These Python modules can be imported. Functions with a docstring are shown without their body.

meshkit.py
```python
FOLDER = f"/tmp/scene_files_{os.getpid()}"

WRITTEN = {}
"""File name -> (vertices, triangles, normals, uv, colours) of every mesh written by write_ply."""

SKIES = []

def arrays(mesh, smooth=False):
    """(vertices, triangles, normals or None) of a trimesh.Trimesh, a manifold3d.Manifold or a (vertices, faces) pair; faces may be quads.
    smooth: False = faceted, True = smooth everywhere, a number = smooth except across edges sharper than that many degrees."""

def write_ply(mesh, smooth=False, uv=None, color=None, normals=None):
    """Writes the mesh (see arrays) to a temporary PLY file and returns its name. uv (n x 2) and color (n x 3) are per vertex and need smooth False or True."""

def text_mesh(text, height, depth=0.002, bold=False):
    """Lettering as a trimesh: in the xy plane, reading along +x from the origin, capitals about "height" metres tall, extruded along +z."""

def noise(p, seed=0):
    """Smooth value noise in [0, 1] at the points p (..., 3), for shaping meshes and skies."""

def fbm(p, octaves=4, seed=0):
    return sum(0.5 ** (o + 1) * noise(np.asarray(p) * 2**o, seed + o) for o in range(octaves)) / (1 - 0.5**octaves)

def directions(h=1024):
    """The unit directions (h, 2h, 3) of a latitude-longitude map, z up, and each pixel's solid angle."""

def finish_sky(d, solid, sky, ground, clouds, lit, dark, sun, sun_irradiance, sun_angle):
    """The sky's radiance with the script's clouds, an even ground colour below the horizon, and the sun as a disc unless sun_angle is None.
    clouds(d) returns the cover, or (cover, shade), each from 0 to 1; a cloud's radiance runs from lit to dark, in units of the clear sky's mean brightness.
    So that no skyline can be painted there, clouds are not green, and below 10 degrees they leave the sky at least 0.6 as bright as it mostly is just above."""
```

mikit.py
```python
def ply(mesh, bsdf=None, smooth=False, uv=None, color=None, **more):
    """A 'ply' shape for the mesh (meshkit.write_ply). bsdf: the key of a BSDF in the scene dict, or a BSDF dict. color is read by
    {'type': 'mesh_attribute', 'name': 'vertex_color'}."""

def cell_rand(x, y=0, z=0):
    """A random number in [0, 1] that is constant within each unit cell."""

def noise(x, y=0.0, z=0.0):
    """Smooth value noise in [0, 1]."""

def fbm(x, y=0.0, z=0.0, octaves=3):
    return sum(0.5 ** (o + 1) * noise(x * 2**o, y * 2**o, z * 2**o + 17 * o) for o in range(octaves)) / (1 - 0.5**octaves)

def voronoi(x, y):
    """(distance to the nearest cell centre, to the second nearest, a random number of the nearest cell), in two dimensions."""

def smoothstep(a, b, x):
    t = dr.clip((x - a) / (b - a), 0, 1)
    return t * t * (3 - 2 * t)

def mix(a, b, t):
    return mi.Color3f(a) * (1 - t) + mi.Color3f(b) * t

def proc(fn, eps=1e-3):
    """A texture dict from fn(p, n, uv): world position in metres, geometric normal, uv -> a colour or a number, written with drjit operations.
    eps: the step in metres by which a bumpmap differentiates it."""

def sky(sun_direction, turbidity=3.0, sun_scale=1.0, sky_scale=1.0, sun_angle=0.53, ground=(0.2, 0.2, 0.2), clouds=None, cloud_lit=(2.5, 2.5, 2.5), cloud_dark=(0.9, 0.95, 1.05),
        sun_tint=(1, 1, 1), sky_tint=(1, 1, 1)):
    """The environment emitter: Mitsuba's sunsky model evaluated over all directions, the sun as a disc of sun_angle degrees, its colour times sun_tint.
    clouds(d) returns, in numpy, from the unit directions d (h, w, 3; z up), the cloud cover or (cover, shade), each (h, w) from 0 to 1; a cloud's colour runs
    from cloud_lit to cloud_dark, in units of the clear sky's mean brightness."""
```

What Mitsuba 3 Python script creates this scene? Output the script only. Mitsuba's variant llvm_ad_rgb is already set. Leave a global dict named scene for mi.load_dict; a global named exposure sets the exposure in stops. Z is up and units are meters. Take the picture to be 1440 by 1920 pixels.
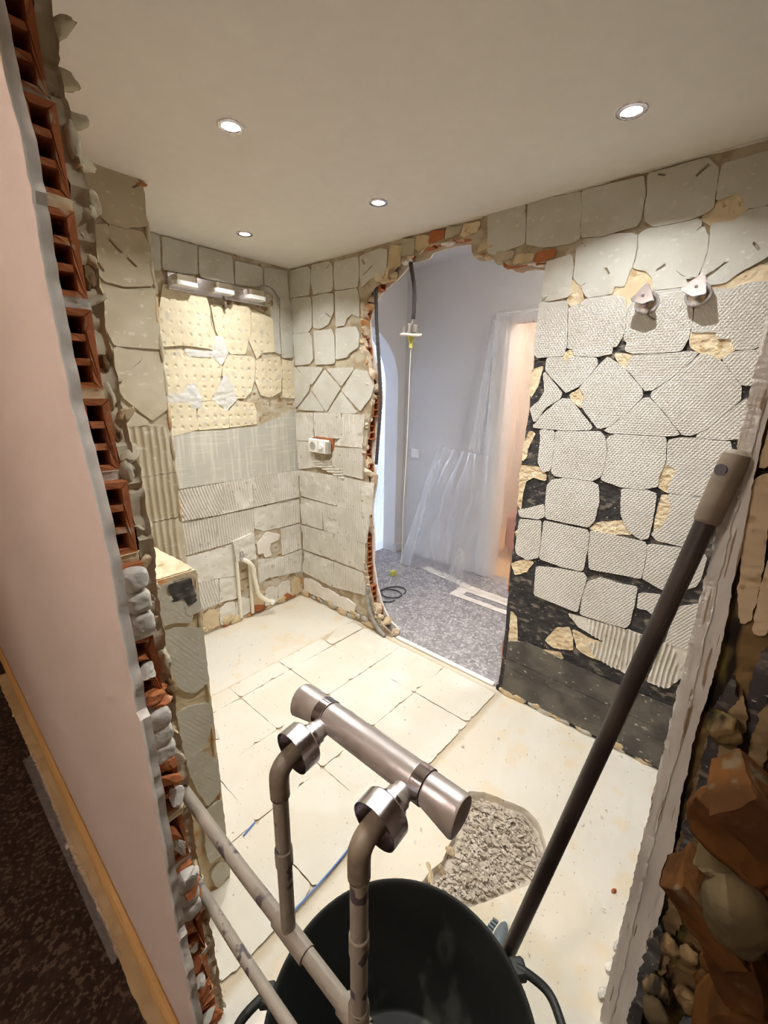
import math, random
import numpy as np, trimesh, drjit as dr, mitsuba as mi, mikit
from scipy.spatial import Delaunay
from shapely import Polygon, LineString, MultiPoint, Point, box, contains_xy, affinity
from shapely.ops import unary_union
from mikit import noise, fbm, voronoi, cell_rand, smoothstep, mix
import meshkit

scene, labels = {'type': 'scene'}, {}
rng = np.random.default_rng(7)

# ------------------------------------------------------------------ camera, lights, exposure
CAM = np.array([2.32527, -1.78089, 1.44824]); YAW, PITCH, ROLL = -0.714159, -0.274338, 0.016959
_f = np.array([math.sin(YAW)*math.cos(PITCH), math.cos(YAW)*math.cos(PITCH), math.sin(PITCH)])
_r = np.cross(_f, [0, 0, 1]); _r /= np.linalg.norm(_r); _u = np.cross(_r, _f)
_up = _u*math.cos(ROLL) - _r*math.sin(ROLL)
scene['camera'] = {'type': 'perspective', 'fov': math.degrees(2*math.atan(720/799.6)), 'fov_axis': 'x', 'near_clip': 0.02, 'far_clip': 100.0,
                   'to_world': mi.ScalarTransform4f().look_at(origin=CAM.tolist(), target=(CAM + _f).tolist(), up=_up.tolist())}
exposure = 0.0
SPOT_POWER, SPOT_TINT = 3.75, (0.985, 0.985, 0.945)
LENS_GLOW = 14.0
DAY = (3.7, 4.3, 5.5)          # the window of the room beyond the arch
CORRIDOR_LAMP = (40.0, 23.0, 11.0)   # warm lamp further down the entrance hall, left of the camera
HALL_LAMP = (84.0, 71.0, 61.0)    # ceiling lamp of the entrance hall behind the camera
ROOM_LAMP = (46.0, 40.0, 33.5)   # lamp of the room behind the plastic film
HALL2_LAMP = (48.0, 43.0, 36.5)   # lamp of the hall beyond the opening
H = 2.15                       # lowered ceiling

# ------------------------------------------------------------------ materials
def two(d): return {'type': 'twosided', 'bsdf': d}
def rgb(*c): return {'type': 'rgb', 'value': list(c)}
def diffuse(fn, bump=None, scale=0.001, eps=1e-3):
    d = {'type': 'diffuse', 'reflectance': mikit.proc(fn) if callable(fn) else rgb(*fn)}
    if bump: d = {'type': 'bumpmap', 'arbitrary': mikit.proc(bump, eps), 'scale': scale, 'bsdf': d}
    return two(d)
def glossy(c, rough, metallic=0.0, spec=0.5, bump=None, scale=0.001, eps=1e-3, **kw):
    d = {'type': 'principled', 'base_color': mikit.proc(c) if callable(c) else rgb(*c), 'roughness': mikit.proc(rough) if callable(rough) else rough, 'metallic': metallic, 'specular': spec, **kw}
    if bump: d = {'type': 'bumpmap', 'arbitrary': mikit.proc(bump, eps), 'scale': scale, 'bsdf': d}
    return two(d)
def C(*c): return mi.Color3f(*c)
def mottle(a, b, f, oct=3, f2=None, c=None, t=(0.62, 0.75)):
    def fn(p, n, uv):
        k = mix(a, b, smoothstep(0.3, 0.7, fbm(p.x*f, p.y*f, p.z*f, oct)))
        if f2: k = mix(k, c, smoothstep(t[0], t[1], fbm(p.x*f2 + 9, p.y*f2, p.z*f2 + 3, 3)))
        return k
    return fn
def grain(f, oct=3): return lambda p, n, uv: fbm(p.x*f, p.y*f, p.z*f, oct)
def weave(p, n, uv):                                  # imprint of the woven back of a tile
    u, v = p.x + p.y, p.z
    row = dr.floor(v/0.0082)
    a = u/0.0114 + 0.5*(row - 2*dr.floor(row*0.5)) + 0.25*noise(p.x*14, p.y*14, p.z*14)
    fa, fb = a - dr.floor(a), v/0.0082 - row
    return smoothstep(0.08, 0.38, fa)*(1 - smoothstep(0.62, 0.92, fa))*(0.35 + 0.65*smoothstep(0.0, 0.4, fb)*(1 - smoothstep(0.6, 1.0, fb))) + 0.35*fbm(p.x*150, p.y*150, p.z*150, 2)
def scraped(p, n, uv):                                # trowel scrapes, upright and across
    s = fbm(p.x*80 + p.y*80, p.z*6, 0, 3); t = fbm(p.x*9 + p.y*9, p.z*130, 4, 3)
    return mix(mix(C(.47, .455, .41), C(.55, .53, .47), fbm(p.x*12, p.y*12, p.z*12, 4)), C(.68, .65, .57), smoothstep(0.42, 0.72, s)*0.6 + smoothstep(0.62, 0.8, t)*0.5)
def bitumen(p, n, uv):
    k = mix(C(.030, .030, .033), C(.075, .07, .07), fbm(p.x*30, p.y*30, p.z*30, 3))
    k = mix(k, C(.45, .40, .33), smoothstep(0.80, 0.86, fbm(p.x*120, p.y*120, p.z*120, 2)))
    return mix(k, C(.26, .23, .19), 0.7*smoothstep(0.55, 0.78, fbm(p.x*30, p.y*30, p.z*46, 4)))
def under_back(p, n, uv):                             # what lies under the tile adhesive on the back wall
    plaster = mix(C(.50, .445, .345), C(.36, .285, .19), smoothstep(0.35, 0.65, fbm(p.x*22, p.y*22, p.z*22, 4)))
    edge = p.x - 1.52 + 0.10*(fbm(p.x*6, 0, p.z*6, 3) - 0.5)
    top = 1.66 - p.z + 0.10*(fbm(p.x*7 + 8, 0, p.z*7, 3) - 0.5)
    return mix(plaster, bitumen(p, n, uv), smoothstep(-0.01, 0.01, dr.minimum(edge, top)))
def brick_red(p, n, uv):
    k = mix(C(.43, .165, .075), C(.32, .115, .05), fbm(p.x*25, p.y*25, p.z*25, 3))
    return mix(k, C(.55, .42, .31), 0.7*smoothstep(0.60, 0.76, fbm(p.x*45 + 3, p.y*45, p.z*45, 3)))
def tan_plaster(p, n, uv):
    k = mix(C(.66, .55, .38), C(.52, .40, .24), fbm(p.x*18, p.y*18, p.z*18, 4))
    return mix(k, C(.52, .26, .11), smoothstep(0.62, 0.72, fbm(p.x*9 + 2, p.y*9, p.z*9, 3)))
def screed(p, n, uv):
    k = mix(C(.69, .635, .53), C(.70, .67, .605), smoothstep(0.35, 0.65, fbm(p.x*2.5, p.y*2.5, 3, 4)))
    k = mix(k, C(.70, .58, .40), 0.55*smoothstep(0.58, 0.75, fbm(p.x*11, p.y*11, 1, 4)))
    d = dr.maximum(dr.abs(p.x - 1.07) - 0.52, p.y + 0.02)
    k = mix(C(.56, .475, .355), k, smoothstep(-0.01, 0.02, d + 0.02*(fbm(p.x*20, p.y*20, 7, 3) - 0.5)))   # dusty grooves between the slabs
    return mix(k, C(.44, .38, .31), smoothstep(0.87, 0.90, fbm(p.x*110, p.y*110, 2, 2)))
def slab(p, n, uv):
    k = mix(C(.71, .68, .61), C(.68, .635, .545), smoothstep(0.3, 0.7, fbm(p.x*5, p.y*5, 9, 4)))
    k = mix(k, C(.735, .71, .635), smoothstep(0.55, 0.7, fbm(p.x*3 + 4, p.y*3, 1, 3)))
    return mix(k, C(.50, .43, .35), smoothstep(0.86, 0.90, fbm(p.x*95, p.y*95, 2, 2)))
def pink(p, n, uv):                                   # pink paint on the face, raw grey plaster at the broken edge
    raw = mix(C(.64, .60, .56), C(.50, .46, .42), fbm(p.x*60, p.y*60, p.z*60, 3))
    return mix(C(.74, .62, .56), raw, smoothstep(-1.6048, -1.6040, p.y))
def felt(a, b, hi, sx):
    def fn(p, n, uv):
        q = fbm(p.x*26, p.y*26, 1, 3); w = 0.02*fbm(p.x*9, p.y*9, 0, 2)
        s = fbm((p.x + w)*sx + p.y*30, (p.y - w)*sx - p.x*22, 5, 4)
        return mix(mix(a, b, smoothstep(0.3, 0.7, 0.5*q + 0.5*s)), hi, 0.8*smoothstep(0.56, 0.70, s))
    return fn
def strip_white(p, n, uv):
    k = mix(C(.82, .80, .76), C(.72, .69, .64), fbm(p.x*90, p.y*20, p.z*5, 3))
    return mix(k, C(.30, .22, .14), smoothstep(0.69, 0.75, fbm(p.x*160, p.y*40, p.z*9, 3)))
def pipe_paint(p, n, uv):
    k = mix(C(.265, .228, .18), C(.20, .175, .145), fbm(p.x*22, p.y*22, p.z*22, 3))
    return mix(k, C(.07, .055, .06), smoothstep(0.62, 0.70, fbm(p.x*38 + 7, p.y*38, p.z*30, 3)))
def wood_trim(p, n, uv): return mix(C(.52, .33, .14), C(.40, .23, .09), fbm(p.x*4, p.y*160, p.z*160, 3))
def rubber(p, n, uv): return mix(C(.014, .016, .015), C(.06, .07, .062), smoothstep(0.55, 0.8, fbm(p.x*14, p.y*14, p.z*5, 4)))
def right_wall(p, n, uv):  # torn layers, their own browns darkened further as painted shade
    k = mix(C(.19, .125, .06), C(.025, .019, .016), smoothstep(0.42, 0.60, fbm(p.x*34, p.y*8, p.z*6, 4)))
    return mix(k, C(.10, .08, .028), smoothstep(0.55, 0.7, fbm(p.x*30 + 4, p.y*30, p.z*9, 3)))

def mats():
    M = {}
    M['ceiling_paint'] = diffuse(lambda p, n, uv: C(.80, .775, .735)*(0.985 + 0.03*noise(p.x*30, p.y*30, 0)), grain(420, 2), 0.0006)
    M['weave_adhesive'] = diffuse(mottle((.665, .65, .61), (.61, .59, .545), 9, 3, 70, (.70, .69, .655), (0.68, 0.78)), weave, 0.0021, 6e-4)
    M['smooth_adhesive'] = diffuse(mottle((.60, .595, .55), (.54, .525, .47), 8, 4, 60, (.66, .645, .60), (0.62, 0.76)), grain(130, 3), 0.0018)
    M['comb_adhesive'] = diffuse(mottle((.70, .675, .62), (.63, .60, .535), 12, 3, 40, (.50, .46, .39), (0.66, 0.76)), grain(260, 2), 0.0006)
    M['pillar_adhesive'] = diffuse(mottle((.49, .44, .335), (.43, .38, .275), 9, 3, 50, (.54, .50, .42), (.66, .78)), grain(150, 2), 0.0009)
    M['under_back'] = diffuse(under_back, grain(60, 4), 0.006)
    M['under_left'] = diffuse(mottle((.58, .53, .44), (.46, .38, .26), 14, 4, 33, (.30, .20, .11), (0.62, 0.74)), grain(55, 4), 0.006)
    M['cream_plaster'] = diffuse(mottle((.76, .65, .47), (.68, .55, .37), 20, 4, 45, (.48, .36, .20), (0.64, 0.74)), grain(75, 4), 0.009)
    M['beige_dimple'] = diffuse(mottle((.74, .66, .49), (.69, .605, .435), 10, 3, 30, (.60, .55, .45), (0.6, 0.75)), grain(90, 3), 0.002)
    M['grey_band'] = diffuse(scraped, lambda p, n, uv: fbm(p.x*60 + p.y*60, p.z*22, 0, 4), 0.0022)
    M['filler'] = diffuse(mottle((.68, .68, .665), (.62, .60, .55), 16, 3), grain(60, 4), 0.007)
    M['white_plaster'] = diffuse(mottle((.80, .76, .71), (.74, .69, .62), 14, 3), grain(70, 3), 0.002)
    M['brick_red'] = diffuse(brick_red, grain(110, 3), 0.002)
    M['brick_shaded'] = diffuse(mottle((.095, .040, .013), (.055, .025, .011), 14, 3, 30, (.10, .07, .04), (0.62, 0.76)), grain(90, 3), 0.003)  # brick with the shade of the right wall end put into its colour
    M['mortar_grey'] = diffuse(mottle((.56, .54, .50), (.46, .43, .38), 22, 4, 50, (.64, .60, .52)), grain(75, 4), 0.004)
    M['tan_plaster'] = diffuse(tan_plaster, grain(65, 4), 0.006)
    M['dusty_bitumen'] = glossy(mottle((.115, .105, .09), (.055, .05, .048), 12, 4, 60, (.36, .33, .28), (0.68, 0.8)), 0.4, spec=0.4, bump=grain(35, 4), scale=0.005)
    M['bitumen'] = glossy(bitumen, 0.42, spec=0.4, bump=grain(45, 4), scale=0.006)
    M['screed'] = diffuse(screed, grain(38, 4), 0.004)
    M['slab'] = diffuse(slab, grain(34, 4), 0.004)
    M['rubble'] = diffuse(mottle((.56, .50, .42), (.46, .40, .325), 40, 3, 60, (.36, .32, .28), (0.6, 0.75)), grain(200, 3), 0.003)
    M['pink_wall'] = diffuse(pink, grain(300, 2), 0.0004)
    M['hall_paint'] = diffuse((.67, .66, .66))
    M['entrance_paint'] = diffuse((.36, .31, .27))
    M['white_paint'] = glossy((.80, .80, .80), 0.4)
    M['peach_paint'] = diffuse((.78, .715, .66))
    M['room_floor'] = glossy((.62, .42, .22), 0.35)
    M['red_cloth'] = diffuse((.55, .29, .25))
    M['felt_grey'] = diffuse(felt(C(.25, .235, .25), C(.37, .355, .365), C(.55, .515, .51), 85), grain(220, 2), 0.002)
    M['felt_brown'] = diffuse(felt(C(.020, .013, .010), C(.032, .022, .017), C(.075, .052, .038), 110), grain(220, 2), 0.002)
    M['strip_white'] = diffuse(strip_white, lambda p, n, uv: fbm(p.x*160, p.y*60, p.z*9, 3), 0.004)
    M['right_wall'] = diffuse(right_wall, grain(40, 4), 0.01)
    M['wave_adhesive'] = diffuse(mottle((.62, .49, .33), (.56, .43, .28), 9, 3, 30, (.40, .29, .16), (0.64, 0.74)), lambda p, n, uv: dr.sin((p.z + 0.03*dr.sin(p.x*30))*330)*0.5 + 0.4*fbm(p.x*60, p.y*60, p.z*60, 3), 0.0022)
    M['chrome'] = two({'type': 'roughconductor', 'material': 'Cr', 'alpha': 0.10})
    M['bright_chrome'] = two({'type': 'roughconductor', 'material': 'Ag', 'alpha': 0.06})
    M['dusty_chrome'] = {'type': 'blendbsdf', 'weight': mikit.proc(lambda p, n, uv: 0.58 + 0.28*smoothstep(0.35, 0.7, fbm(p.x*25, p.y*25, p.z*25, 3))),
                         'a': two({'type': 'roughconductor', 'material': 'Cr', 'alpha': 0.14}), 'b': two({'type': 'diffuse', 'reflectance': rgb(.33, .29, .255)})}
    M['clean_chrome'] = two({'type': 'roughconductor', 'material': 'Cr', 'alpha': 0.05})
    M['pipe_paint'] = glossy(pipe_paint, 0.55, bump=grain(150, 3), scale=0.0015)
    M['elbow_brass'] = glossy(mottle((.20, .16, .115), (.13, .105, .08), 40, 3), 0.5, spec=0.5)
    M['black_rubber'] = glossy(rubber, 0.5, spec=0.35)
    M['black_pole'] = glossy(mottle((.020, .014, .013), (.034, .025, .021), 8, 3), 0.42, spec=0.4)
    M['taupe_grip'] = glossy(mottle((.145, .112, .08), (.125, .096, .068), 30, 3), 0.6)
    M['white_plastic'] = glossy((.82, .82, .80), 0.3)
    M['ivory_plastic'] = glossy((.76, .72, .60), 0.35)
    M['grey_plastic'] = glossy((.38, .36, .31), 0.5)
    M['dark_cable'] = glossy((.045, .04, .045), 0.55)
    M['grey_conduit'] = glossy(mottle((.20, .19, .18), (.30, .28, .25), 40, 2), 0.6)
    M['blue_wire'] = glossy((.10, .20, .48), 0.4)
    M['lime_plastic'] = glossy((.56, .56, .10), 0.45)
    M['pale_cord'] = glossy((.66, .66, .58), 0.6)
    M['wood_trim'] = diffuse(wood_trim)
    M['torn_tan'] = diffuse(mottle((.30, .215, .12), (.17, .115, .06), 22, 4), grain(60, 4), 0.006)
    M['ledge_weave'] = diffuse(mottle((.56, .53, .445), (.49, .455, .37), 9, 3, 50, (.60, .57, .50), (0.66, 0.78)), weave, 0.0005, 6e-4)
    M['beige_plaster'] = diffuse(mottle((.66, .555, .43), (.56, .45, .33), 18, 4, 40, (.50, .30, .17), (.66, .78)), grain(80, 4), 0.006)
    M['mortar_shaded'] = diffuse(mottle((.115, .085, .046), (.07, .053, .03), 16, 4), grain(60, 4), 0.004)  # mortar colour darkened to stand for shade on the right wall end
    M['brown_tape'] = diffuse(mottle((.42, .31, .18), (.34, .24, .13), 20, 3))
    M['white_tape'] = diffuse(mottle((.78, .75, .70), (.70, .66, .60), 25, 3))
    M['film'] = {'type': 'blendbsdf', 'weight': 0.14, 'a': {'type': 'thindielectric', 'int_ior': 1.5}, 'b': {'type': 'principledthin', 'base_color': rgb(.9, .9, .92), 'roughness': 0.25, 'spec_trans': 0.0, 'diff_trans': 0.9, 'eta': 1.5}}
    M['film_fold'] = {'type': 'blendbsdf', 'weight': 0.45, 'a': {'type': 'thindielectric', 'int_ior': 1.5}, 'b': {'type': 'principledthin', 'base_color': rgb(.93, .94, .96), 'roughness': 0.2, 'spec_trans': 0.0, 'diff_trans': 1.0, 'eta': 1.5}}
    M['lens'] = two({'type': 'diffuse', 'reflectance': rgb(.8, .8, .8)})
    M['shoe_grey'] = glossy((.13, .155, .17), 0.45)
    M['shoe_rim'] = glossy((.62, .62, .52), 0.5)
    return M
scene.update({'mat_' + k: v for k, v in mats().items()})

# ------------------------------------------------------------------ helpers
COUNT = {}
def numbered(k):
    COUNT[k] = COUNT.get(k, -1) + 1
    return k if COUNT[k] == 0 else f'{k}_{COUNT[k]:03d}'
def put(key, mesh, mat, smooth=False, **more):
    scene[key] = mikit.ply(mesh, 'mat_' + mat, smooth=smooth, **more); return key
def part(parent, name, mesh, mat, smooth=False, label=None, kind=None, **more):
    k = numbered(parent + '__' + name)
    put(k, mesh, mat, smooth, **more)
    if label or kind: labels[k] = {a: b for a, b in (('label', label), ('kind', kind)) if b}
    return k
def tag(key, label, cat, group=None, kind=None):
    labels[key] = {'label': label, 'category': cat}
    if group: labels[key]['group'] = group
    if kind: labels[key]['kind'] = kind
    return key
def thing(name, label, cat, group=None, kind=None): return tag(numbered(name), label, cat, group, kind)
def struct(key, label, mesh=None, mat=None, smooth=False):
    COUNT.setdefault(key, 0)
    if mesh is not None: put(key, mesh, mat, smooth)
    labels[key] = {'label': label, 'kind': 'structure', 'category': key.split('_')[0]}
    return key
join = trimesh.util.concatenate
def tm(v, f): return trimesh.Trimesh(np.asarray(v, float), np.asarray(f, int), process=False)

class Frame:
    def __init__(self, o, u, v):
        self.o, self.u, self.v = (np.asarray(a, float) for a in (o, u, v)); self.n = np.cross(self.u, self.v)
    def __call__(self, uvw): return self.o + uvw[:, :1]*self.u + uvw[:, 1:2]*self.v + uvw[:, 2:]*self.n
FA = Frame((0, 0, 0), (1, 0, 0), (0, 0, 1))            # back wall, faces the camera
FB = Frame((0, 0, 0), (0, 1, 0), (0, 0, 1))            # left wall
FP = Frame((.509, 0, 0), (0, 1, 0), (0, 0, 1))         # pillar
FK = Frame((1.352, 0, 0), (0, 1, 0), (0, 0, 1))        # end of the half-height ledge
FF = Frame((0, 0, 0), (1, 0, 0), (0, 1, 0))            # floor
def n2(x, y, f, seed=0, oct=3): return meshkit.fbm(np.stack([x*f, y*f, np.full_like(x, 3.7)], -1), oct, seed) - 0.5

def pad(fr, g, t, res=0.012, h=None, base=0.0, rnd=0.008, wob=0.0016, bev=0.0025, rough=0.0006, seed=0, back=False, cut=None):
    """A lump of material on a plane: outline g (wall coordinates), thickness t, wavy edge, bevel and relief h(u, v)."""
    if isinstance(g, (list, tuple, np.ndarray)): g = Polygon(g).buffer(0)
    if rnd: g = g.buffer(-rnd).buffer(2*rnd).buffer(-rnd)
    if cut is not None: g = g.difference(cut)
    parts = []
    for q in getattr(g, 'geoms', [g]):
        if q.area < 4e-5: continue
        rings = [q.exterior, *q.interiors]; outer, top, faces, start = [], [], [], 0
        for r in rings:
            L = r.length; n = max(10, int(L/(res*0.8)))
            P = np.array([r.interpolate(L*i/n).coords[0] for i in range(n)])
            area = 0.5*np.sum(P[:, 0]*np.roll(P[:, 1], -1) - np.roll(P[:, 0], -1)*P[:, 1])
            if (area < 0) == (r is q.exterior): P = P[::-1]
            d = np.roll(P, -1, 0) - np.roll(P, 1, 0); d /= np.linalg.norm(d, axis=1, keepdims=True) + 1e-12
            nn = np.stack([d[:, 1], -d[:, 0]], -1)
            P = P + nn*(wob*2.4*n2(P[:, 0], P[:, 1], 60, seed) + wob*1.6*n2(P[:, 0], P[:, 1], 170, seed + 5))[:, None]
            top.append(P - nn*bev); outer.append(P); faces.append((start, n)); start += n
        O, T = np.vstack(outer), np.vstack(top); N = len(O)
        gi = Polygon(T[:faces[0][1]], [T[s:s + n] for s, n in faces[1:]]).buffer(0)
        x0, y0, x1, y1 = gi.bounds
        X, Y = np.meshgrid(np.arange(x0 + res/2, x1, res), np.arange(y0 + res/2, y1, res)); X[1::2] += res/2
        I = np.stack([X.ravel(), Y.ravel()], -1)
        I = I[contains_xy(gi.buffer(-res*0.55), I[:, 0], I[:, 1])]
        A = np.vstack([T, I]) if len(I) else T
        tri = Delaunay(A).simplices
        c = A[tri].mean(1); tri = tri[contains_xy(gi.buffer(1e-5), c[:, 0], c[:, 1])]
        a, b, cc = A[tri[:, 0]], A[tri[:, 1]], A[tri[:, 2]]
        ar = (b[:, 0]-a[:, 0])*(cc[:, 1]-a[:, 1]) - (b[:, 1]-a[:, 1])*(cc[:, 0]-a[:, 0])
        tri[ar < 0] = tri[ar < 0][:, ::-1]; tri = tri[np.abs(ar) > 1e-12]
        z = t + rough*2*n2(A[:, 0], A[:, 1], 30, seed + 9)
        if h is not None: z = z + h(A[:, 0], A[:, 1])
        z[:N] = np.minimum(z[:N], t) if h is None else z[:N] - 0.0
        mid = O.copy(); zm = base + (z[:N] - base)*0.72
        V = np.vstack([np.c_[A, z], np.c_[mid, zm], np.c_[O, np.full(N, base)]])
        F = [tri]
        for s, n in faces:
            i = np.arange(n); j = (i + 1) % n; k = len(A)
            for lo, hi in ((k + N + s, k + s), (k + s, s)):
                F += [np.stack([lo + i, lo + j, hi + j], -1), np.stack([lo + i, hi + j, hi + i], -1)]
        if back:
            F.append(tri[np.all(tri < N, axis=1)][:, ::-1] + len(A) + N)
        parts.append(tm(fr(V), np.vstack(F)))
    return join(parts) if parts else None

def ridges(pitch=0.0125, amp=0.0028, ang=0.0, seed=0, wave=0.004, drop=0.55, curve=0.0):
    def h(u, v):
        a = u*math.cos(ang) + v*math.sin(ang) + wave*2*n2(u, v, 9, seed) + curve*np.sin(v*9)
        s = np.clip(0.5 + 1.1*np.sin(a*2*math.pi/pitch), 0, 1)
        m = np.clip((meshkit.fbm(np.stack([u*11, v*11, np.full_like(u, seed)], -1), 3, seed) - (1 - drop) + 0.12)*7, 0, 1)
        return amp*s*m + 0.0016*2*n2(u, v, 26, seed + 2)
    return h
def dents(u, v):
    a, b = u/.047 + .02*np.sin(v*40), v/.052
    return -.0055*np.exp(-((a - np.round(a))**2*.047**2 + (b - np.round(b))**2*.052**2)/.0066**2) + .0010*2*n2(u, v, 30, 3)
def rough_h(amp=0.004, f=22, seed=0): return lambda u, v: amp*2*n2(u, v, f, seed, 4)

def lump(c, size, seed, sub=2, amp=0.35, f=1.6, ang=False, boxy=1.0):
    m = trimesh.creation.icosphere(subdivisions=sub); v = np.array(m.vertices); v = np.sign(v)*np.abs(v)**boxy
    r = np.random.default_rng(seed)
    k = meshkit.fbm(v*f + r.uniform(0, 50, 3), 3, seed) - 0.5
    v = v*(1 + amp*2*k)[:, None]
    if ang:   # chop flat facets
        for _ in range(7):
            d = r.normal(size=3); d /= np.linalg.norm(d); q = v@d; lim = r.uniform(0.5, 0.8)
            v = v - np.maximum(q - lim, 0)[:, None]*d
    R = trimesh.transformations.random_rotation_matrix(r.uniform(size=3))[:3, :3] if ang else np.eye(3)
    return tm((v*np.asarray(size))@R.T + np.asarray(c), m.faces)
def chamfer_box(lo, hi, b=0.002):
    lo, hi = np.asarray(lo, float), np.asarray(hi, float); pts = []
    for sx in (0, 1):
        for sy in (0, 1):
            for sz in (0, 1):
                p = np.where([sx, sy, sz], hi, lo); d = np.where([sx, sy, sz], -b, b)
                for k in range(3):
                    q = p + d; q[k] = p[k]; pts.append(q)
    return trimesh.convex.convex_hull(np.array(pts))
def bx(lo, hi): return trimesh.creation.box(bounds=[lo, hi])
def smooth_path(P, n=8):
    P = np.asarray(P, float)
    if len(P) < 3: return P
    Q = np.vstack([2*P[0] - P[1], P, 2*P[-1] - P[-2]]); out = []
    for i in range(1, len(Q) - 2):
        for t in np.linspace(0, 1, n, endpoint=False):
            a, b, c, d = Q[i-1:i+3]
            out.append(0.5*((2*b) + (c-a)*t + (2*a-5*b+4*c-d)*t*t + (3*b-a-3*c+d)*t**3))
    return np.vstack([out, P[-1]])
def tube(P, r, sides=10, smooth=True, n=8, caps=True):
    P = smooth_path(P, n) if smooth else np.asarray(P, float)
    t = np.gradient(P, axis=0); t /= np.linalg.norm(t, axis=1, keepdims=True) + 1e-12
    up = np.array([0, 0, 1.0]) if abs(t[0, 2]) < 0.9 else np.array([1.0, 0, 0])
    a = np.cross(t[0], up); a /= np.linalg.norm(a); A = []
    for k in t:
        a = a - k*(a@k); a /= np.linalg.norm(a) + 1e-12; A.append(a)
    A = np.array(A); B = np.cross(t, A); w = np.arange(sides)*2*np.pi/sides
    R = np.broadcast_to(np.asarray(r, float), (len(P),))
    V = (P[:, None] + R[:, None, None]*(np.cos(w)[None, :, None]*A[:, None] + np.sin(w)[None, :, None]*B[:, None])).reshape(-1, 3)
    F = []
    i = np.arange(sides); j = (i + 1) % sides
    for k in range(len(P) - 1):
        a0, b0 = k*sides, (k + 1)*sides
        F += [np.stack([a0+i, a0+j, b0+j], -1), np.stack([a0+i, b0+j, b0+i], -1)]
    if caps:
        V = np.vstack([V, P[0], P[-1]]); e = (len(P)-1)*sides
        F += [np.stack([np.full(sides, len(V)-2), j, i], -1), np.stack([np.full(sides, len(V)-1), e+i, e+j], -1)]
    return tm(V, np.vstack(F))
def lathe(prof, c=(0, 0, 0), axis=(0, 0, 1), n=40):
    """Turned body: profile of (radius, height) pairs along axis."""
    m = trimesh.creation.revolve(np.asarray(prof, float), sections=n)
    m.apply_transform(trimesh.geometry.align_vectors([0, 0, 1], axis)); m.apply_translation(c); return m
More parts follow.
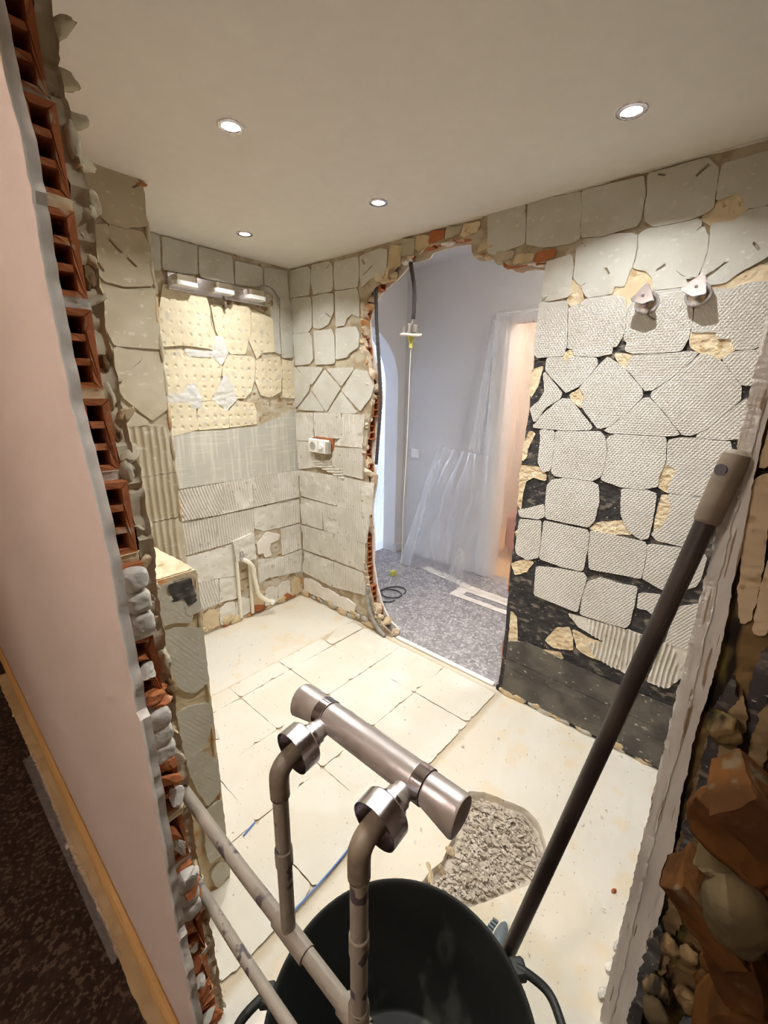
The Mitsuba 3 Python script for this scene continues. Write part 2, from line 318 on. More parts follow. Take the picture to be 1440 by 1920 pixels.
def polys(s): return [[tuple(int(a)/1000 for a in q.split(',')) for q in line.split()] for line in s.strip().split('\n')]
def apart(lists, grow=.002, gap=.003):
    """Outlines grown a little, then kept apart by an even joint."""
    done, out = None, []
    for g in lists:
        q = Polygon(g).buffer(grow, join_style='mitre')
        if done is not None: q = q.difference(done.buffer(gap))
        if hasattr(q, 'geoms'): q = max(q.geoms, key=lambda a: a.area)
        out.append(q); done = q if done is None else done.union(q)
    return out
def crack_cut(cracks, w=0.0024): return unary_union([LineString(c).buffer(w, cap_style='square', join_style='mitre') for c in cracks])
def brick_mesh(length, hy=0.04, hz=0.118, holes=3, seed=0, ragged=0.006, wall=0.006):
    """Hollow brick: extruded along +x, holes side by side in z, centred in y and z; the +x end is broken."""
    r = np.random.default_rng(seed); outer = box(-hy/2, -hz/2, hy/2, hz/2); cell = (hz - wall*(holes + 1))/holes
    g = outer
    for k in range(holes):
        z0 = -hz/2 + wall + k*(cell + wall)
        g = g.difference(box(-hy/2 + wall, z0, hy/2 - wall, z0 + cell).buffer(-0.002).buffer(0.002))
    m = trimesh.creation.extrude_polygon(g.segmentize(0.014), length, engine='earcut')
    v = np.array(m.vertices); v = np.stack([v[:, 2], v[:, 0], v[:, 1]], -1)
    end = v[:, 0] > length - 1e-6
    v[end, 0] += ragged*2*(meshkit.fbm(v[end]*np.array([0, 45, 45]) + seed*3.1, 2, seed) - 0.5) + r.uniform(-ragged, ragged, end.sum())*0.25
    return tm(v, m.faces)
def moved(m, d): m = m.copy(); m.apply_translation(d); return m

# ------------------------------------------------------------------ outlines measured on each plane, in millimetres
A_WEAVE = '''
1580,1792 1681,1784 1696,1634 1690,1599 1592,1594 1577,1610 1577,1694
1696,1760 1727,1769 1758,1789 1857,1785 1877,1767 1886,1741 1890,1683 1888,1653 1875,1622 1860,1625 1861,1598 1814,1591 1737,1597 1723,1626 1697,1621 1693,1679
1894,1740 1914,1771 1965,1785 2065,1781 2083,1705 2085,1668 2084,1630 2072,1598 1996,1595 1936,1595 1909,1605 1913,1634 1901,1641 1892,1682
2088,1705 2113,1772 2172,1763 2208,1774 2254,1775 2285,1630 2269,1609 2263,1596 2229,1595 2218,1596 2202,1628 2168,1630 2164,1651 2089,1654 2086,1699
1632,1591 1684,1593 1701,1563 1737,1593 1808,1590 1818,1560 1798,1528 1759,1482 1721,1462 1675,1503 1632,1544
1625,1534 1701,1456 1697,1437 1644,1400 1607,1341 1586,1390 1620,1420 1640,1462
1852,1580 1878,1564 1917,1534 1978,1469 1982,1448 1939,1391 1893,1343 1857,1331 1819,1372 1788,1411 1797,1444 1772,1479 1799,1516
1928,1560 1937,1591 2038,1594 2118,1586 2103,1563 2061,1516 2011,1474 1981,1471 1923,1533 1912,1539
2129,1579 2148,1577 2189,1552 2247,1480 2254,1442 2218,1398 2184,1351 2149,1328 2126,1328 2072,1390 2014,1450 2017,1468 2071,1518
2175,1556 2230,1590 2276,1591 2277,1501 2271,1490 2245,1490 2212,1528
1607,1333 1704,1432 1739,1429 1794,1371 1831,1333 1826,1324 1733,1316 1636,1318 1605,1320
1883,1324 1921,1358 1994,1440 2005,1442 2074,1381 2121,1327 2079,1321 1985,1320 1902,1319
2152,1325 2189,1349 2226,1400 2271,1445 2278,1383 2276,1328 2241,1320
1637,1310 1691,1306 1695,1224 1692,1149 1668,1139 1645,1174 1644,1278
1697,1308 1866,1313 1881,1296 1894,1251 1893,1189 1889,1154 1866,1131 1792,1132 1721,1129 1695,1150 1698,1239
1897,1296 1928,1311 2076,1313 2087,1232 2085,1213 2076,1173 2079,1141 2039,1126 1968,1122 1899,1138 1892,1189 1892,1250
2092,1302 2122,1311 2251,1315 2270,1253 2255,1222 2251,1192 2242,1134 2229,1128 2117,1126 2124,1174 2134,1197 2128,1212 2091,1223 2087,1276
1589,928 1582,951 1626,968 1685,995 1693,949 1669,934
1713,1106 1758,1120 1861,1120 1884,1110 1896,1049 1889,967 1873,943 1803,943 1701,944 1696,1013 1695,1082
1973,1113 2037,1120 2080,1110 2083,1056 2083,988 2081,946 2063,936 2018,959 1985,1016
2118,1116 2230,1124 2244,1127 2238,1035 2216,945 2196,941 2113,945 2094,963 2123,990 2139,1053 2137,1086 2122,1108
1591,910 1681,921 1687,835 1688,760 1643,737 1593,751 1586,776
1699,925 1868,924 1879,912 1880,852 1877,758 1864,751 1791,749 1699,757 1700,821
1887,924 1986,925 2078,922 2084,869 2083,783 2033,782 1905,770 1891,847
2085,917 2213,933 2262,917 2260,843 2251,806 2189,758 2149,766 2094,786
1691,712 1771,728 1880,740 1895,722 1885,638 1880,567 1829,570 1696,582
1905,708 1949,738 2014,735 2076,740 2078,682 2074,589 2066,566 2014,561 1898,560 1896,634
2092,719 2181,739 2177,701 2169,640 2124,668 2096,662
2223,708 2276,740 2279,618 2270,562 2206,557 2212,627'''
A_SMOOTH = '''
1493,2146 1678,2139 1689,2086 1692,2013 1697,1995 1666,1985 1566,1991 1502,2014 1494,2088
1324,2155 1473,2149 1484,2090 1487,2018 1435,2010 1390,1996 1333,2012
1690,2139 1877,2133 1888,2087 1888,2014 1879,1999 1825,1994 1781,1989 1709,1997 1701,2023 1694,2085
1895,2135 2043,2136 2078,2101 2080,2046 2083,2003 2064,1993 2029,1985 1932,1986 1910,2007 1901,2029 1902,2084
2092,2109 2190,2112 2215,1983 2167,1985 2158,2014 2135,2029 2106,2026 2091,2020 2089,2053
1591,1931 1674,1941 1685,1905 1686,1869 1682,1804 1603,1800 1588,1815 1584,1884
1699,1915 1696,1961 1721,1990 1827,1979 1882,1970 1889,1927 1885,1885 1876,1854 1869,1817 1836,1826 1832,1799 1754,1797 1721,1841 1696,1868
1895,1967 1933,1980 2054,1975 2074,1943 2085,1922 2088,1883 2081,1844 2077,1814 2051,1819 2037,1815 2055,1795 1965,1794 1958,1831 1933,1856 1894,1870 1886,1890
2097,1925 2094,1953 2150,1948 2174,1973 2218,1971 2242,1848 2210,1830 2176,1811 2154,1790 2106,1791 2088,1815 2096,1871
8,2138 179,2133 194,2108 177,1993 15,1995 9,2077
214,2135 355,2130 380,2106 385,2000 366,1986 221,1990 199,2070
405,2120 578,2117 585,2041 572,1982 473,1986 405,1990 397,2069
15,1986 188,1971 195,1910 190,1813 163,1793 11,1793
212,1968 298,1977 384,1966 385,1882 367,1856 339,1818 261,1800 213,1814
405,1973 568,1970 585,1923 585,1836 534,1856 492,1837 471,1803 409,1803
14,1784 162,1784 191,1754 194,1638 168,1610 26,1604
215,1785 368,1784 387,1751 392,1617 376,1605 224,1604
408,1785 565,1783 585,1747 579,1684 512,1657 490,1635 405,1628
596,2116 729,2128 776,2115 772,2046 755,2009 670,2013 607,1980 597,2023
16,1589 162,1486 143,1446 19,1346 6,1444
43,1588 282,1578 222,1522 174,1486
300,1567 432,1464 309,1331 186,1457
327,1572 544,1573 445,1482
554,1562 649,1552 694,1470 674,1423 596,1347 455,1452
36,1333 172,1438 288,1332
328,1323 444,1441 563,1333'''
A_COMB = '''
21,1302 174,1311 182,1173 146,1144 15,1134
195,1312 435,1320 445,1183 370,1177 203,1175
453,1318 624,1319 610,1142 385,1137 448,1183
20,1120 145,1125 209,982 28,944
384,1111 610,1128 615,960 397,969 200,1004 350,1033
21,926 397,938 380,755 41,761
403,939 697,937 685,757 387,754
30,736 248,738 251,567 39,561
255,738 668,744 643,569 258,566
38,539 355,553 352,379 49,372
362,553 632,556 626,377 359,380
50,349 351,353 329,178 29,196
358,353 621,358 660,225 336,178
2074,554 2155,549 2143,474 2127,378 2084,372 2079,477
2203,549 2268,556 2271,442 2236,377 2178,371 2188,455
1856,540 2067,550 2072,474 2080,380 2041,378 1977,397 1950,437 2014,473 1898,501'''
A_CREAM = '''
1876,1876 1949,1854 1958,1826 1964,1785 1929,1782 1911,1759 1887,1735 1863,1771 1832,1795 1846,1819 1875,1809
2087,1652 2164,1650 2166,1628 2206,1628 2217,1599 2182,1566 2166,1553 2137,1585 2102,1604
1877,1591 1939,1588 1925,1557 1911,1538
1690,1602 1722,1614 1732,1594 1702,1555
1737,1449 1785,1480 1799,1438 1784,1404 1746,1429
2065,1779 2090,1795 2154,1789 2231,1821 2248,1818 2256,1774 2208,1774 2168,1763 2112,1774
2088,1223 2132,1211 2136,1181 2118,1124 2088,1136 2076,1167
2103,1109 2125,1109 2139,1080 2129,1051 2113,981 2099,964 2097,1045
1880,935 1916,965 1989,988 2027,947 1947,928
1676,1226 1718,1222 1716,1204 1686,1207
1893,1234 1930,1234 1931,1211 1904,1204
1576,1545 1615,1555 1610,1531 1599,1476 1579,1440 1574,1462 1576,1511
1569,1149 1651,1152 1681,1122 1680,1103 1625,1110 1596,1090 1586,1033 1584,960 1573,982
1589,1296 1612,1290 1588,1228 1585,1190 1572,1173 1574,1250
1571,693 1628,726 1669,729 1642,678 1594,646
1702,290 1773,327 1835,342 1853,323 1754,277
1767,375 1813,458 1857,475 1876,440 1884,382 1810,358
1876,474 1961,459 2055,467 2077,443 2080,387 2000,382 1943,382 1904,399
1596,455 1620,436 1635,338 1631,209 1602,225
2092,2011 2106,2025 2134,2028 2160,2004 2169,1980 2137,1951 2094,1955 2062,1979 2069,1992
1681,1822 1694,1861 1720,1838 1738,1785 1722,1757 1685,1785'''
HOLE = '''
872,16 780,55 716,142 669,261 636,413 639,589 616,752 654,938 623,1075 652,1259 690,1419 641,1572 600,1710 592,1818 638,1917 672,1951 709,1973 762,1995 797,2014 850,2050 889,2073 968,2069 1003,2093 1065,2095 1130,2093 1143,2099 1203,2090 1253,2082 1251,2049 1256,2018 1329,2014 1345,1991 1380,1983 1412,1963 1437,1947 1530,1944 1614,1938 1667,1938 1594,1930 1583,1856 1581,1673 1579,1597 1577,1458 1580,1387 1573,1283 1572,1157 1575,974 1569,891 1572,763 1570,684 1574,409 1576,194 1569,24'''
B_TOP = '''
-802,2148 -764,2139 -774,1995 -813,1985
-748,2142 -582,2141 -590,2013 -669,2002 -759,2000
-569,2141 -389,2136 -388,2002 -572,2001 -579,2020
-371,2117 -205,2119 -202,2018 -378,2001
-186,2121 -31,2134 -25,1981 -142,1987 -193,2002
-135,1982 -96,1985 -105,1771 -99,1657 -147,1673
-88,1983 -14,1976 -9,1650 -92,1641 -97,1835'''
B_BEIGE = '''
-764,1926 -567,1940 -550,1863 -552,1781 -527,1729 -545,1661 -642,1669 -718,1668 -796,1656 -819,1725 -810,1761
-525,1872 -304,1892 -308,1774 -323,1744 -352,1652 -436,1646 -478,1694 -511,1753
-294,1882 -155,1852 -156,1678 -241,1667 -273,1634 -317,1732
-811,1623 -716,1635 -672,1610 -631,1608 -550,1613 -503,1575 -522,1500 -548,1440 -577,1399 -629,1393 -663,1478 -705,1472 -733,1426 -813,1420
-490,1560 -451,1629 -303,1627 -292,1594 -307,1506 -332,1443 -372,1406 -415,1406 -450,1478 -494,1524
-273,1614 -118,1641 -106,1572 -122,1445 -196,1411 -258,1424 -290,1507
-814,1369 -715,1380 -677,1346 -677,1240 -821,1213
-654,1333 -623,1385 -579,1385 -523,1350 -486,1331 -493,1243 -666,1239
-469,1330 -417,1378 -316,1365 -305,1327 -310,1255 -474,1246
-91,1625 -10,1616 -12,1407 -97,1413'''
B_FILL = '''
-541,1440 -479,1537 -450,1478 -427,1392 -491,1334 -572,1392
-706,1460 -663,1477 -631,1404 -645,1357 -677,1345 -715,1381 -813,1379 -813,1419 -734,1421
-527,1723 -482,1722 -456,1644 -502,1577 -550,1617 -678,1611 -704,1642 -547,1643'''
B_BAND = '''
-811,1225 -534,1222 -301,1232 1,1329 -4,1142 -3,934 -454,928 -818,926 -818,1080'''
B_COMB = '''
-812,917 -558,921 -568,737 -688,742 -825,748
-555,922 -363,926 -366,740 -565,738
-358,927 -180,928 -182,743 -362,741
-175,929 -7,928 1,745 -178,744
-814,725 -615,726 -625,545 -818,543
-611,727 -367,725 -371,537 -516,546 -622,545
-166,721 7,728 7,563 -167,560
-168,549 11,548 13,368 -165,358
-356,380 -166,347 14,355 12,187 -281,229 -360,215
-768,355 -638,336 -646,178 -759,178'''
B_ROUGH = '''
-359,724 -170,728 -171,559 -301,566 -363,596
-819,528 -669,525 -666,345 -769,358
-665,526 -517,534 -513,321 -662,346
-628,333 -506,311 -518,168 -638,179'''
B_WHITE = '''
-356,488 -277,553 -183,514 -194,478 -256,470 -268,426 -253,382 -305,381 -312,414 -353,418'''
P_SMOOTH = '''
-1211,2120 -1173,2150 -1039,2144 -1026,2112 -1034,2011 -1105,1988 -1155,1990 -1183,2014 -1214,2010 -1225,2067
-1211,1958 -1156,1978 -1048,1983 -1030,1938 -1032,1820 -1125,1799 -1186,1805 -1217,1831 -1225,1893
-1213,1770 -1174,1777 -1036,1788 -1026,1673 -1032,1597 -1186,1597 -1217,1692
-1187,1588 -1097,1564 -1187,1474 -1198,1455 -1190,1535
-1195,1448 -1083,1565 -1040,1549 -1033,1478 -1036,1369 -1093,1330 -1178,1411
-1198,1388 -1103,1315 -1196,1307'''
P_COMB = '''
-1192,1305 -1043,1298 -1034,1116 -1178,1115
-1176,1108 -1029,1110 -1036,924 -1170,923
-1168,916 -1037,914 -1045,738 -1086,749 -1137,811'''
K_WEAVE = '''
-1446,1033 -1420,1030 -1419,1008 -1391,977 -1383,936 -1388,909 -1409,919 -1432,924 -1446,923 -1450,977
-1386,975 -1361,968 -1358,933 -1364,923 -1380,927
-1440,888 -1423,889 -1354,855 -1354,741 -1363,720 -1393,710 -1414,728 -1432,758 -1443,842
-1439,655 -1419,659 -1362,637 -1358,603 -1397,528 -1417,523 -1434,526 -1442,552 -1441,616
-1426,506 -1400,503 -1385,480 -1363,448 -1357,406 -1358,360 -1375,349 -1391,341 -1399,369 -1410,404 -1421,461
-1402,310 -1355,304 -1349,286 -1348,137 -1370,135 -1401,133 -1408,174
-1401,76 -1389,84 -1368,65 -1368,32 -1390,19'''
PIT = '''
1758,-617 1759,-603 1802,-571 1849,-557 1903,-541 1945,-532 1978,-541 2009,-567 2050,-620 2067,-661 2062,-726 2024,-787 1973,-875 1946,-918 1915,-961 1896,-967 1843,-971 1808,-985 1810,-935 1817,-903 1824,-869 1811,-815 1810,-787 1778,-705'''
A_CRACK = '''
2027,2098 2041,2111 2055,2121
1708,1979 1740,1942
1964,1851 1983,1862
2097,1809 2122,1823 2146,1845
1706,1831 1739,1840
1608,1792 1652,1792 1687,1803
1924,2130 1939,2124
1868,1947 1883,1971
1589,1802 1612,1824
2054,1947 2070,1961
2203,1886 2219,1866
1448,2094 1481,2130
2019,1841 2039,1822 2078,1812
1802,1879 1813,1863
620,2032 682,2064
607,2104 626,2081
325,1874 362,1852
442,1799 478,1796 534,1850
332,2101 362,2122
228,2166 250,2144
204,1980 235,1944
374,2010 401,1948'''
P_CRACK = '''
-1157,1936 -1123,1903
-1106,1891 -1081,1869
-1171,1949 -1152,1980
-1203,1855 -1190,1833
-1060,2118 -1040,2134'''


# ------------------------------------------------------------------ setting: ceiling, floor
CEIL = Polygon([(-.12, .09), (2.62, .09), (2.62, -1.60), (-.12, -1.60)])
struct('ceiling', 'white lowered bathroom ceiling with recessed downlights', bx((-.12, -1.66, H), (2.62, .09, H + .03)), 'ceiling_paint')
for k, (x0, x1) in enumerate([(.30, .62), (.95, 1.30), (1.62, 1.78), (1.86, 2.2)]):      # torn paint lip along the back wall
    part('ceiling', 'paint_lip', pad(Frame((0, 0, H), (1, 0, 0), (0, -1, 0)), [(x0, 0), (x1, 0), (x1 - .02, .010), ((x0 + x1)/2, .005), (x0 + .02, .011)], 0.004, .01, rnd=.001, seed=k), 'ceiling_paint')

pit = Polygon(polys(PIT)[0]).buffer(0)
floor_poly = box(-.02, -1.66, 2.33, .015).difference(pit.buffer(0.004))
struct('floor', 'cream coloured bare screed floor of the stripped bathroom', pad(FF, floor_poly, 0.0, .022, h=rough_h(.003, 9, 3), base=-.05, rnd=0, wob=.003, bev=.004, seed=2), 'screed', 35)
# tile-sized adhesive slabs left on the floor (30 cm grid)
xs, ys = [.556, .664, .966, 1.266, 1.572], [-.035, -.305, -.61, -.905, -1.205, -1.50]
k = 0
for i in range(4):
    for j in range(5):
        x0, x1, y1, y0 = xs[i] + .0028, xs[i+1] - .0028, ys[j] - .0028, ys[j+1] + .0028
        if i == 0 and j == 4: continue
        if j == 4 and i < 2: y0 = -1.33
        g = box(x0 + .001, y0 + .001, x1 - .001, y1 - .001)
        if i == 0 and j == 0: g = Polygon([(.60, -.30), (.655, -.30), (.658, -.05), (.575, -.04), (.545, -.14)])
        if i == 2 and j == 3: g = g.difference(LineString([(1.42, -.90), (1.44, -1.2)]).buffer(.003))
        c = g.centroid
        g = affinity.rotate(g, rng.uniform(-.6, .6)); cut = []
        for _ in range(2):
            q = rng.uniform(0, 1, 2); cut.append(Point(x0 + (x1-x0)*round(q[0]), y0 + (y1-y0)*q[1]).buffer(rng.uniform(.006, .014)))
        g = g.difference(unary_union(cut))
        part('floor', 'adhesive_slab', pad(FF, g, rng.uniform(.0055, .0085), .016, h=rough_h(.0025, 16, k), base=-.004, rnd=.009, wob=.0022, bev=.003, seed=k), 'slab', 35); k += 1
# pit in the screed
part('floor', 'pit_bottom', pad(FF, pit.buffer(.012), -.030, .012, h=lambda u, v: .022*2*n2(u, v, 14, 4, 4) + .012*np.exp(-((u-1.93)**2 + (v+.76)**2)/.012), base=-.06, rnd=0, seed=5), 'rubble', 40, label='rubble-filled hollow broken out of the screed')
for q, (x, y, a) in enumerate([(1.815, -.83, .4), (1.80, -.93, .7), (1.83, -.90, .2), (2.055, -.60, 2.2)]):
    part('floor', 'broken_rim', lump((x, y, -.006), (.035, .012, .010), 60 + q, 2, .5, ang=True), 'tan_plaster', 30)

# ------------------------------------------------------------------ back wall with the broken opening
hole = Polygon(polys(HOLE)[0]).buffer(0)
hole = unary_union([hole, box(.86, -.1, 1.56, .03)]).buffer(0)
cracksA = crack_cut(polys(A_CRACK))
wallA = box(-.02, 0, 2.315, H).difference(hole)
def hx_left(z):
    s = hole.intersection(LineString([(.3, z), (1.2, z)])); return s.bounds[0] if not s.is_empty else None
def hx_right(z):
    s = hole.intersection(LineString([(1.2, z), (2.0, z)])); return s.bounds[2] if not s.is_empty else None
def hz_top(x):
    s = hole.intersection(LineString([(x, 1.2), (x, 2.3)])); return s.bounds[3] if not s.is_empty else None
struct('wall_back', 'back wall of the bathroom stripped of tiles with a doorway broken through it',
       pad(FA, wallA, 0.0, .02, h=rough_h(.004, 18, 21), base=-.014, rnd=0, wob=.004, bev=.003, seed=4), 'under_back', 35)
core = wallA.difference(hole.buffer(.13))
m = [trimesh.creation.extrude_polygon(q, .048, engine='earcut') for q in getattr(core, 'geoms', [core])]
m = join(m); v = np.array(m.vertices); m = tm(np.stack([v[:, 0], .014 + v[:, 2], v[:, 1]], -1), m.faces)
part('wall_back', 'brick_core', m, 'brick_red')
FH = Frame((0, .076, 0), (1, 0, 0), (0, 0, 1))
hall_face = box(-.02, 0, 2.70, H + .25).difference(hole.buffer(-.010).union(box(.875, -.1, 1.545, .1)))
part('wall_back', 'hall_plaster', pad(FH, hall_face, 0.014, .022, base=0, rnd=.003, wob=.007, bev=.003, seed=8, back=False), 'white_plaster', 35, label='pinkish plaster layer of the hall side')
m = [trimesh.creation.extrude_polygon(q, .001, engine='earcut') for q in getattr(hall_face, 'geoms', [hall_face])]
m = join(m); v = np.array(m.vertices); part('wall_back', 'hall_paint', tm(np.stack([v[:, 0], .076 + v[:, 2], v[:, 1]], -1), m.faces), 'hall_paint')
kb = 0
for z in np.arange(.09, 2.06, .128):
    for side, fx in ((1, hx_left), (-1, hx_right)):
        zz = [fx(z + d) for d in (-.04, 0, .04)]
        if any(q is None for q in zz): continue
        x = (min(zz) if side > 0 else max(zz)) + side*rng.uniform(.000, .014)
        b = brick_mesh(.17, .046, .116, 3, 100 + kb); kb += 1
        if side < 0: b = tm(np.array(b.vertices)*[-1, 1, 1], b.faces[:, ::-1])
        part('wall_back', 'brick', moved(b, (x - side*.17, .038, z)), 'brick_red')
for x in np.arange(.72, 1.66, .125):
    zt = [hz_top(min(max(x + d, .72), 1.66)) for d in (-.05, 0, .05)]
    zt = [q for q in zt if q]
    if not zt or max(zt) > H - .02: continue
    b = brick_mesh(.118, .046, .116, 3, 200 + kb, ragged=.003); kb += 1
    part('wall_back', 'brick', moved(b, (x - .06, .038, max(zt) + .058 - rng.uniform(0, .012))), 'brick_red')
# lumps of render and mortar along the torn edge
for q in range(64):
    z = .03 + q*.0305 + rng.uniform(-.012, .012); x = hx_left(z)
    if x is None: continue
    bare = 1.10 < z < 1.43 or .70 < z < .84 or .16 < z < .62       # stretches where the brick ends show
    s = rng.uniform(.010, .018) if bare else rng.uniform(.022, .038)
    part('wall_back', 'plaster_lump', lump((x - rng.uniform(.004, .022) + (.0 if bare else .008), rng.uniform(.000, .020) if bare else rng.uniform(.012, .05), z), (s*.7, s*.8, s*rng.uniform(.9, 1.6)), 1300 + q, 2, .5, 2.0, ang=q % 3 > 0), ('beige_plaster', 'tan_plaster', 'beige_plaster')[q % 3], 35)
for q in range(12):
    z = rng.uniform(.03, 1.95); x = hx_right(z)
    s = rng.uniform(.010, .018)
    part('wall_back', 'plaster_lump', lump((x + rng.uniform(.004, .016), rng.uniform(.000, .03), z), (s, s*.7, s*rng.uniform(.9, 1.7)), 360 + q, 2, .5), 'tan_plaster', 40)
for q in range(16):
    x = rng.uniform(.74, 1.62); z = hz_top(x)
    s = rng.uniform(.012, .024)
    if z: part('wall_back', 'plaster_lump', lump((x, rng.uniform(.0, .05), z + .006), (s*1.7, s*.8, s*.8), 380 + q, 2, .5), 'tan_plaster' if q % 3 else 'white_plaster', 40)
for q in range(11):   # torn render and brick faces over the opening
    x0 = .70 + q*.083; zt = hz_top(min(max(x0 + .04, .72), 1.6)) or 2.0; z1 = min(2.142, zt + rng.uniform(.06, .12))
    if x0 > 1.24: z1 = min(z1, zt + .035)
    part('wall_back', 'torn_render', pad(FA, [(x0, zt + .004), (x0 + .078, zt + rng.uniform(.0, .02)), (x0 + .085, z1 - rng.uniform(0, .02)), (x0 + .01, z1)], rng.uniform(.004, .012), .009, h=rough_h(.008, 30, 640 + q), base=-.004, rnd=.003, wob=.006, seed=q), ('cream_plaster', 'tan_plaster', 'pillar_adhesive', 'tan_plaster', 'brick_red', 'pillar_adhesive')[q % 6], 35)
# tile adhesive, pad by pad
AW = apart(polys(A_SMOOTH) + polys(A_WEAVE), 0.0035, .0050); AS, AW = AW[:26], AW[26:]
for q, g in enumerate(AW):
    part('wall_back', 'adhesive_pad', pad(FA, g, rng.uniform(.007, .0095), .014, cut=cracksA, seed=q, base=-.004, rnd=.004, wob=.0014, bev=.0018), 'weave_adhesive', 35)
for q, g in enumerate(AS):
    part('wall_back', 'adhesive_pad', pad(FA, g, rng.uniform(.007, .0095), .012, cut=cracksA, seed=40 + q, base=-.004, bev=.0018, rnd=.005, wob=.0020, rough=.0022), 'smooth_adhesive', 35)
for q, g in enumerate(apart(polys(A_COMB), .004, .0045)):
    hr = ridges(.0162, .0070, rng.uniform(-.06, .06), 70 + q, drop=.62)
    part('wall_back', 'combed_adhesive', pad(FA, g, .0055, .0036, h=hr, seed=80 + q, base=-.004, rnd=.003, wob=.0012), 'comb_adhesive', 40)
part('wall_back', 'combed_adhesive', pad(FA, [(.17, 1.03), (.44, .985), (.47, .93), (.20, .985)], .0075, .0036, h=ridges(.0165, .0060, math.pi/2 + .12, 99, drop=.9), base=-.004, rnd=.003), 'comb_adhesive', 40)
for q, g in enumerate(polys(A_CREAM)):
    part('wall_back', 'plaster_patch', pad(FA, Polygon(g).buffer(.002), .0045, .008, h=rough_h(.0045, 34, 120 + q), seed=q, base=-.004, rnd=.003, wob=.003), 'cream_plaster', 40)
# black painted boards at the foot of the right part
part('wall_back', 'bitumen_skirting', pad(FA, Polygon([(1.595, .035), (2.285, .015), (2.285, .30), (2.10, .30), (1.90, .31), (1.68, .33), (1.60, .30)]).difference(hole), .012, .014, h=rough_h(.0022, 14, 5), base=-.004, rnd=.004, wob=.002, seed=6), 'dusty_bitumen', 35)
part('wall_back', 'bitumen_skirting', pad(FA, [(1.60, .205), (2.285, .185), (2.285, .150), (1.60, .170)], .015, .012, h=rough_h(.002, 20, 6), base=0, rnd=.002, wob=.0015, seed=7), 'dusty_bitumen', 35)
for q in range(44):      # crumbled plaster along the foot of the wall
    left = q < 18
    x = rng.uniform(.02, .70) if left else rng.uniform(1.57, 2.27)
    s = rng.uniform(.012, .034) if left else rng.uniform(.010, .022)
    part('wall_back', 'plaster_lump', lump((x, -.006, s*.4 + rng.uniform(0, .05 if left else .02)), (s*1.5, s*.45, s), 420 + q, 2, .5), 'tan_plaster' if q % 3 else 'mortar_grey', 40)
for q, (x0, x1, z1) in enumerate([(.03, .22, .16), (.20, .40, .145), (.38, .56, .135)]):
    part('wall_back', 'plaster_patch', pad(FA, [(x0, .05), (x1 - .02, .045), (x1, z1 - .02), ((x0+x1)/2, z1), (x0 + .01, z1 - .015)], .012, .01, h=rough_h(.006, 20, 150 + q), base=-.004, rnd=.008, wob=.004, seed=q), 'white_plaster', 40)

# ------------------------------------------------------------------ left wall
struct('wall_left', 'left wall of the bathroom with beige and grey tile adhesive', pad(FB, box(-1.52, 0, .0, H), 0.0, .022, h=rough_h(.004, 18, 31), base=-.06, rnd=0, wob=0, bev=0), 'under_left', 35)
for q, g in enumerate(polys(B_TOP)):
    part('wall_left', 'adhesive_pad', pad(FB, g, rng.uniform(.007, .010), .012, seed=160 + q, base=-.004, wob=.0020, rough=.0022), 'smooth_adhesive', 35)
for q, g in enumerate(apart(polys(B_BEIGE), .006, .0052)):
    part('wall_left', 'dimpled_pad', pad(FB, g, rng.uniform(.009, .011), .0042, h=dents, seed=170 + q, base=-.004, wob=.0018, rnd=.005), 'beige_dimple', 40)
for q, g in enumerate(polys(B_FILL)):
    part('wall_left', 'filler_patch', pad(FB, g, .0112, .007, h=rough_h(.004, 30, 180 + q), seed=180 + q, base=-.004, wob=.004, rnd=.004), 'filler', 40)
part('wall_left', 'grey_render_band', pad(FB, polys(B_BAND)[0], .0085, .012, h=rough_h(.0016, 16, 190), base=-.004, wob=.002, rnd=.004), 'grey_band', 35, label='smooth grey render band')
for q, g in enumerate(polys(B_COMB)):
    hr = ridges(.0162, .0072, (.30, .12, .25, 0, .05, .04, 0, 0, 0, .2)[q], 200 + q, drop=(.8, .55, .7, .6, .95, .95, .7, .6, .55, .6)[q], curve=(.012, .004, .006, 0, 0, 0, 0, 0, 0, .004)[q])
    part('wall_left', 'combed_adhesive', pad(FB, g, .0105 if q < 4 else .0065, .0036, h=hr, seed=210 + q, base=-.004, rnd=.003, wob=.0014), 'comb_adhesive', 40)
for q, g in enumerate(polys(B_ROUGH)):
    part('wall_left', 'adhesive_pad', pad(FB, g, .007, .006, h=rough_h(.005, 34, 220 + q), seed=220 + q, base=-.004, rnd=.003, wob=.002), 'comb_adhesive', 40)
part('wall_left', 'plaster_patch', pad(FB, polys(B_WHITE)[0], .013, .006, h=rough_h(.0012, 30, 9), base=0, rnd=.006, wob=.001), 'white_plaster', 40, label='smooth pinkish white plaster blob')
for q in range(7):   # plastered lower strip with broken blobs
    y0 = -.76 + q*.108
    part('wall_left', 'plaster_patch', pad(FB, [(y0, .03), (y0 + .10, .035), (y0 + .104, .135 + .02*(q % 2)), (y0 + .05, .16), (y0 + .004, .13)], .013, .009, h=rough_h(.007, 20, 240 + q), base=-.004, rnd=.012, wob=.004, seed=q), 'comb_adhesive' if q % 3 else 'tan_plaster', 40)
for q in range(16):
    s = rng.uniform(.012, .034)
    part('wall_left', 'plaster_lump', lump((.006, rng.uniform(-.78, -.02), s*.4 + rng.uniform(0, .04)), (s*.5, s*1.6, s), 460 + q, 2, .5), 'tan_plaster' if q % 2 else 'brick_red', 40)
for q in range(26):  # uneven joint in the corner
    z = .10 + q*.079
    part('wall_left', 'corner_mortar', lump((.003, -.003, z), (.008, .008, .045), 480 + q, 2, .6), 'smooth_adhesive' if q % 2 else 'under_left', 40)

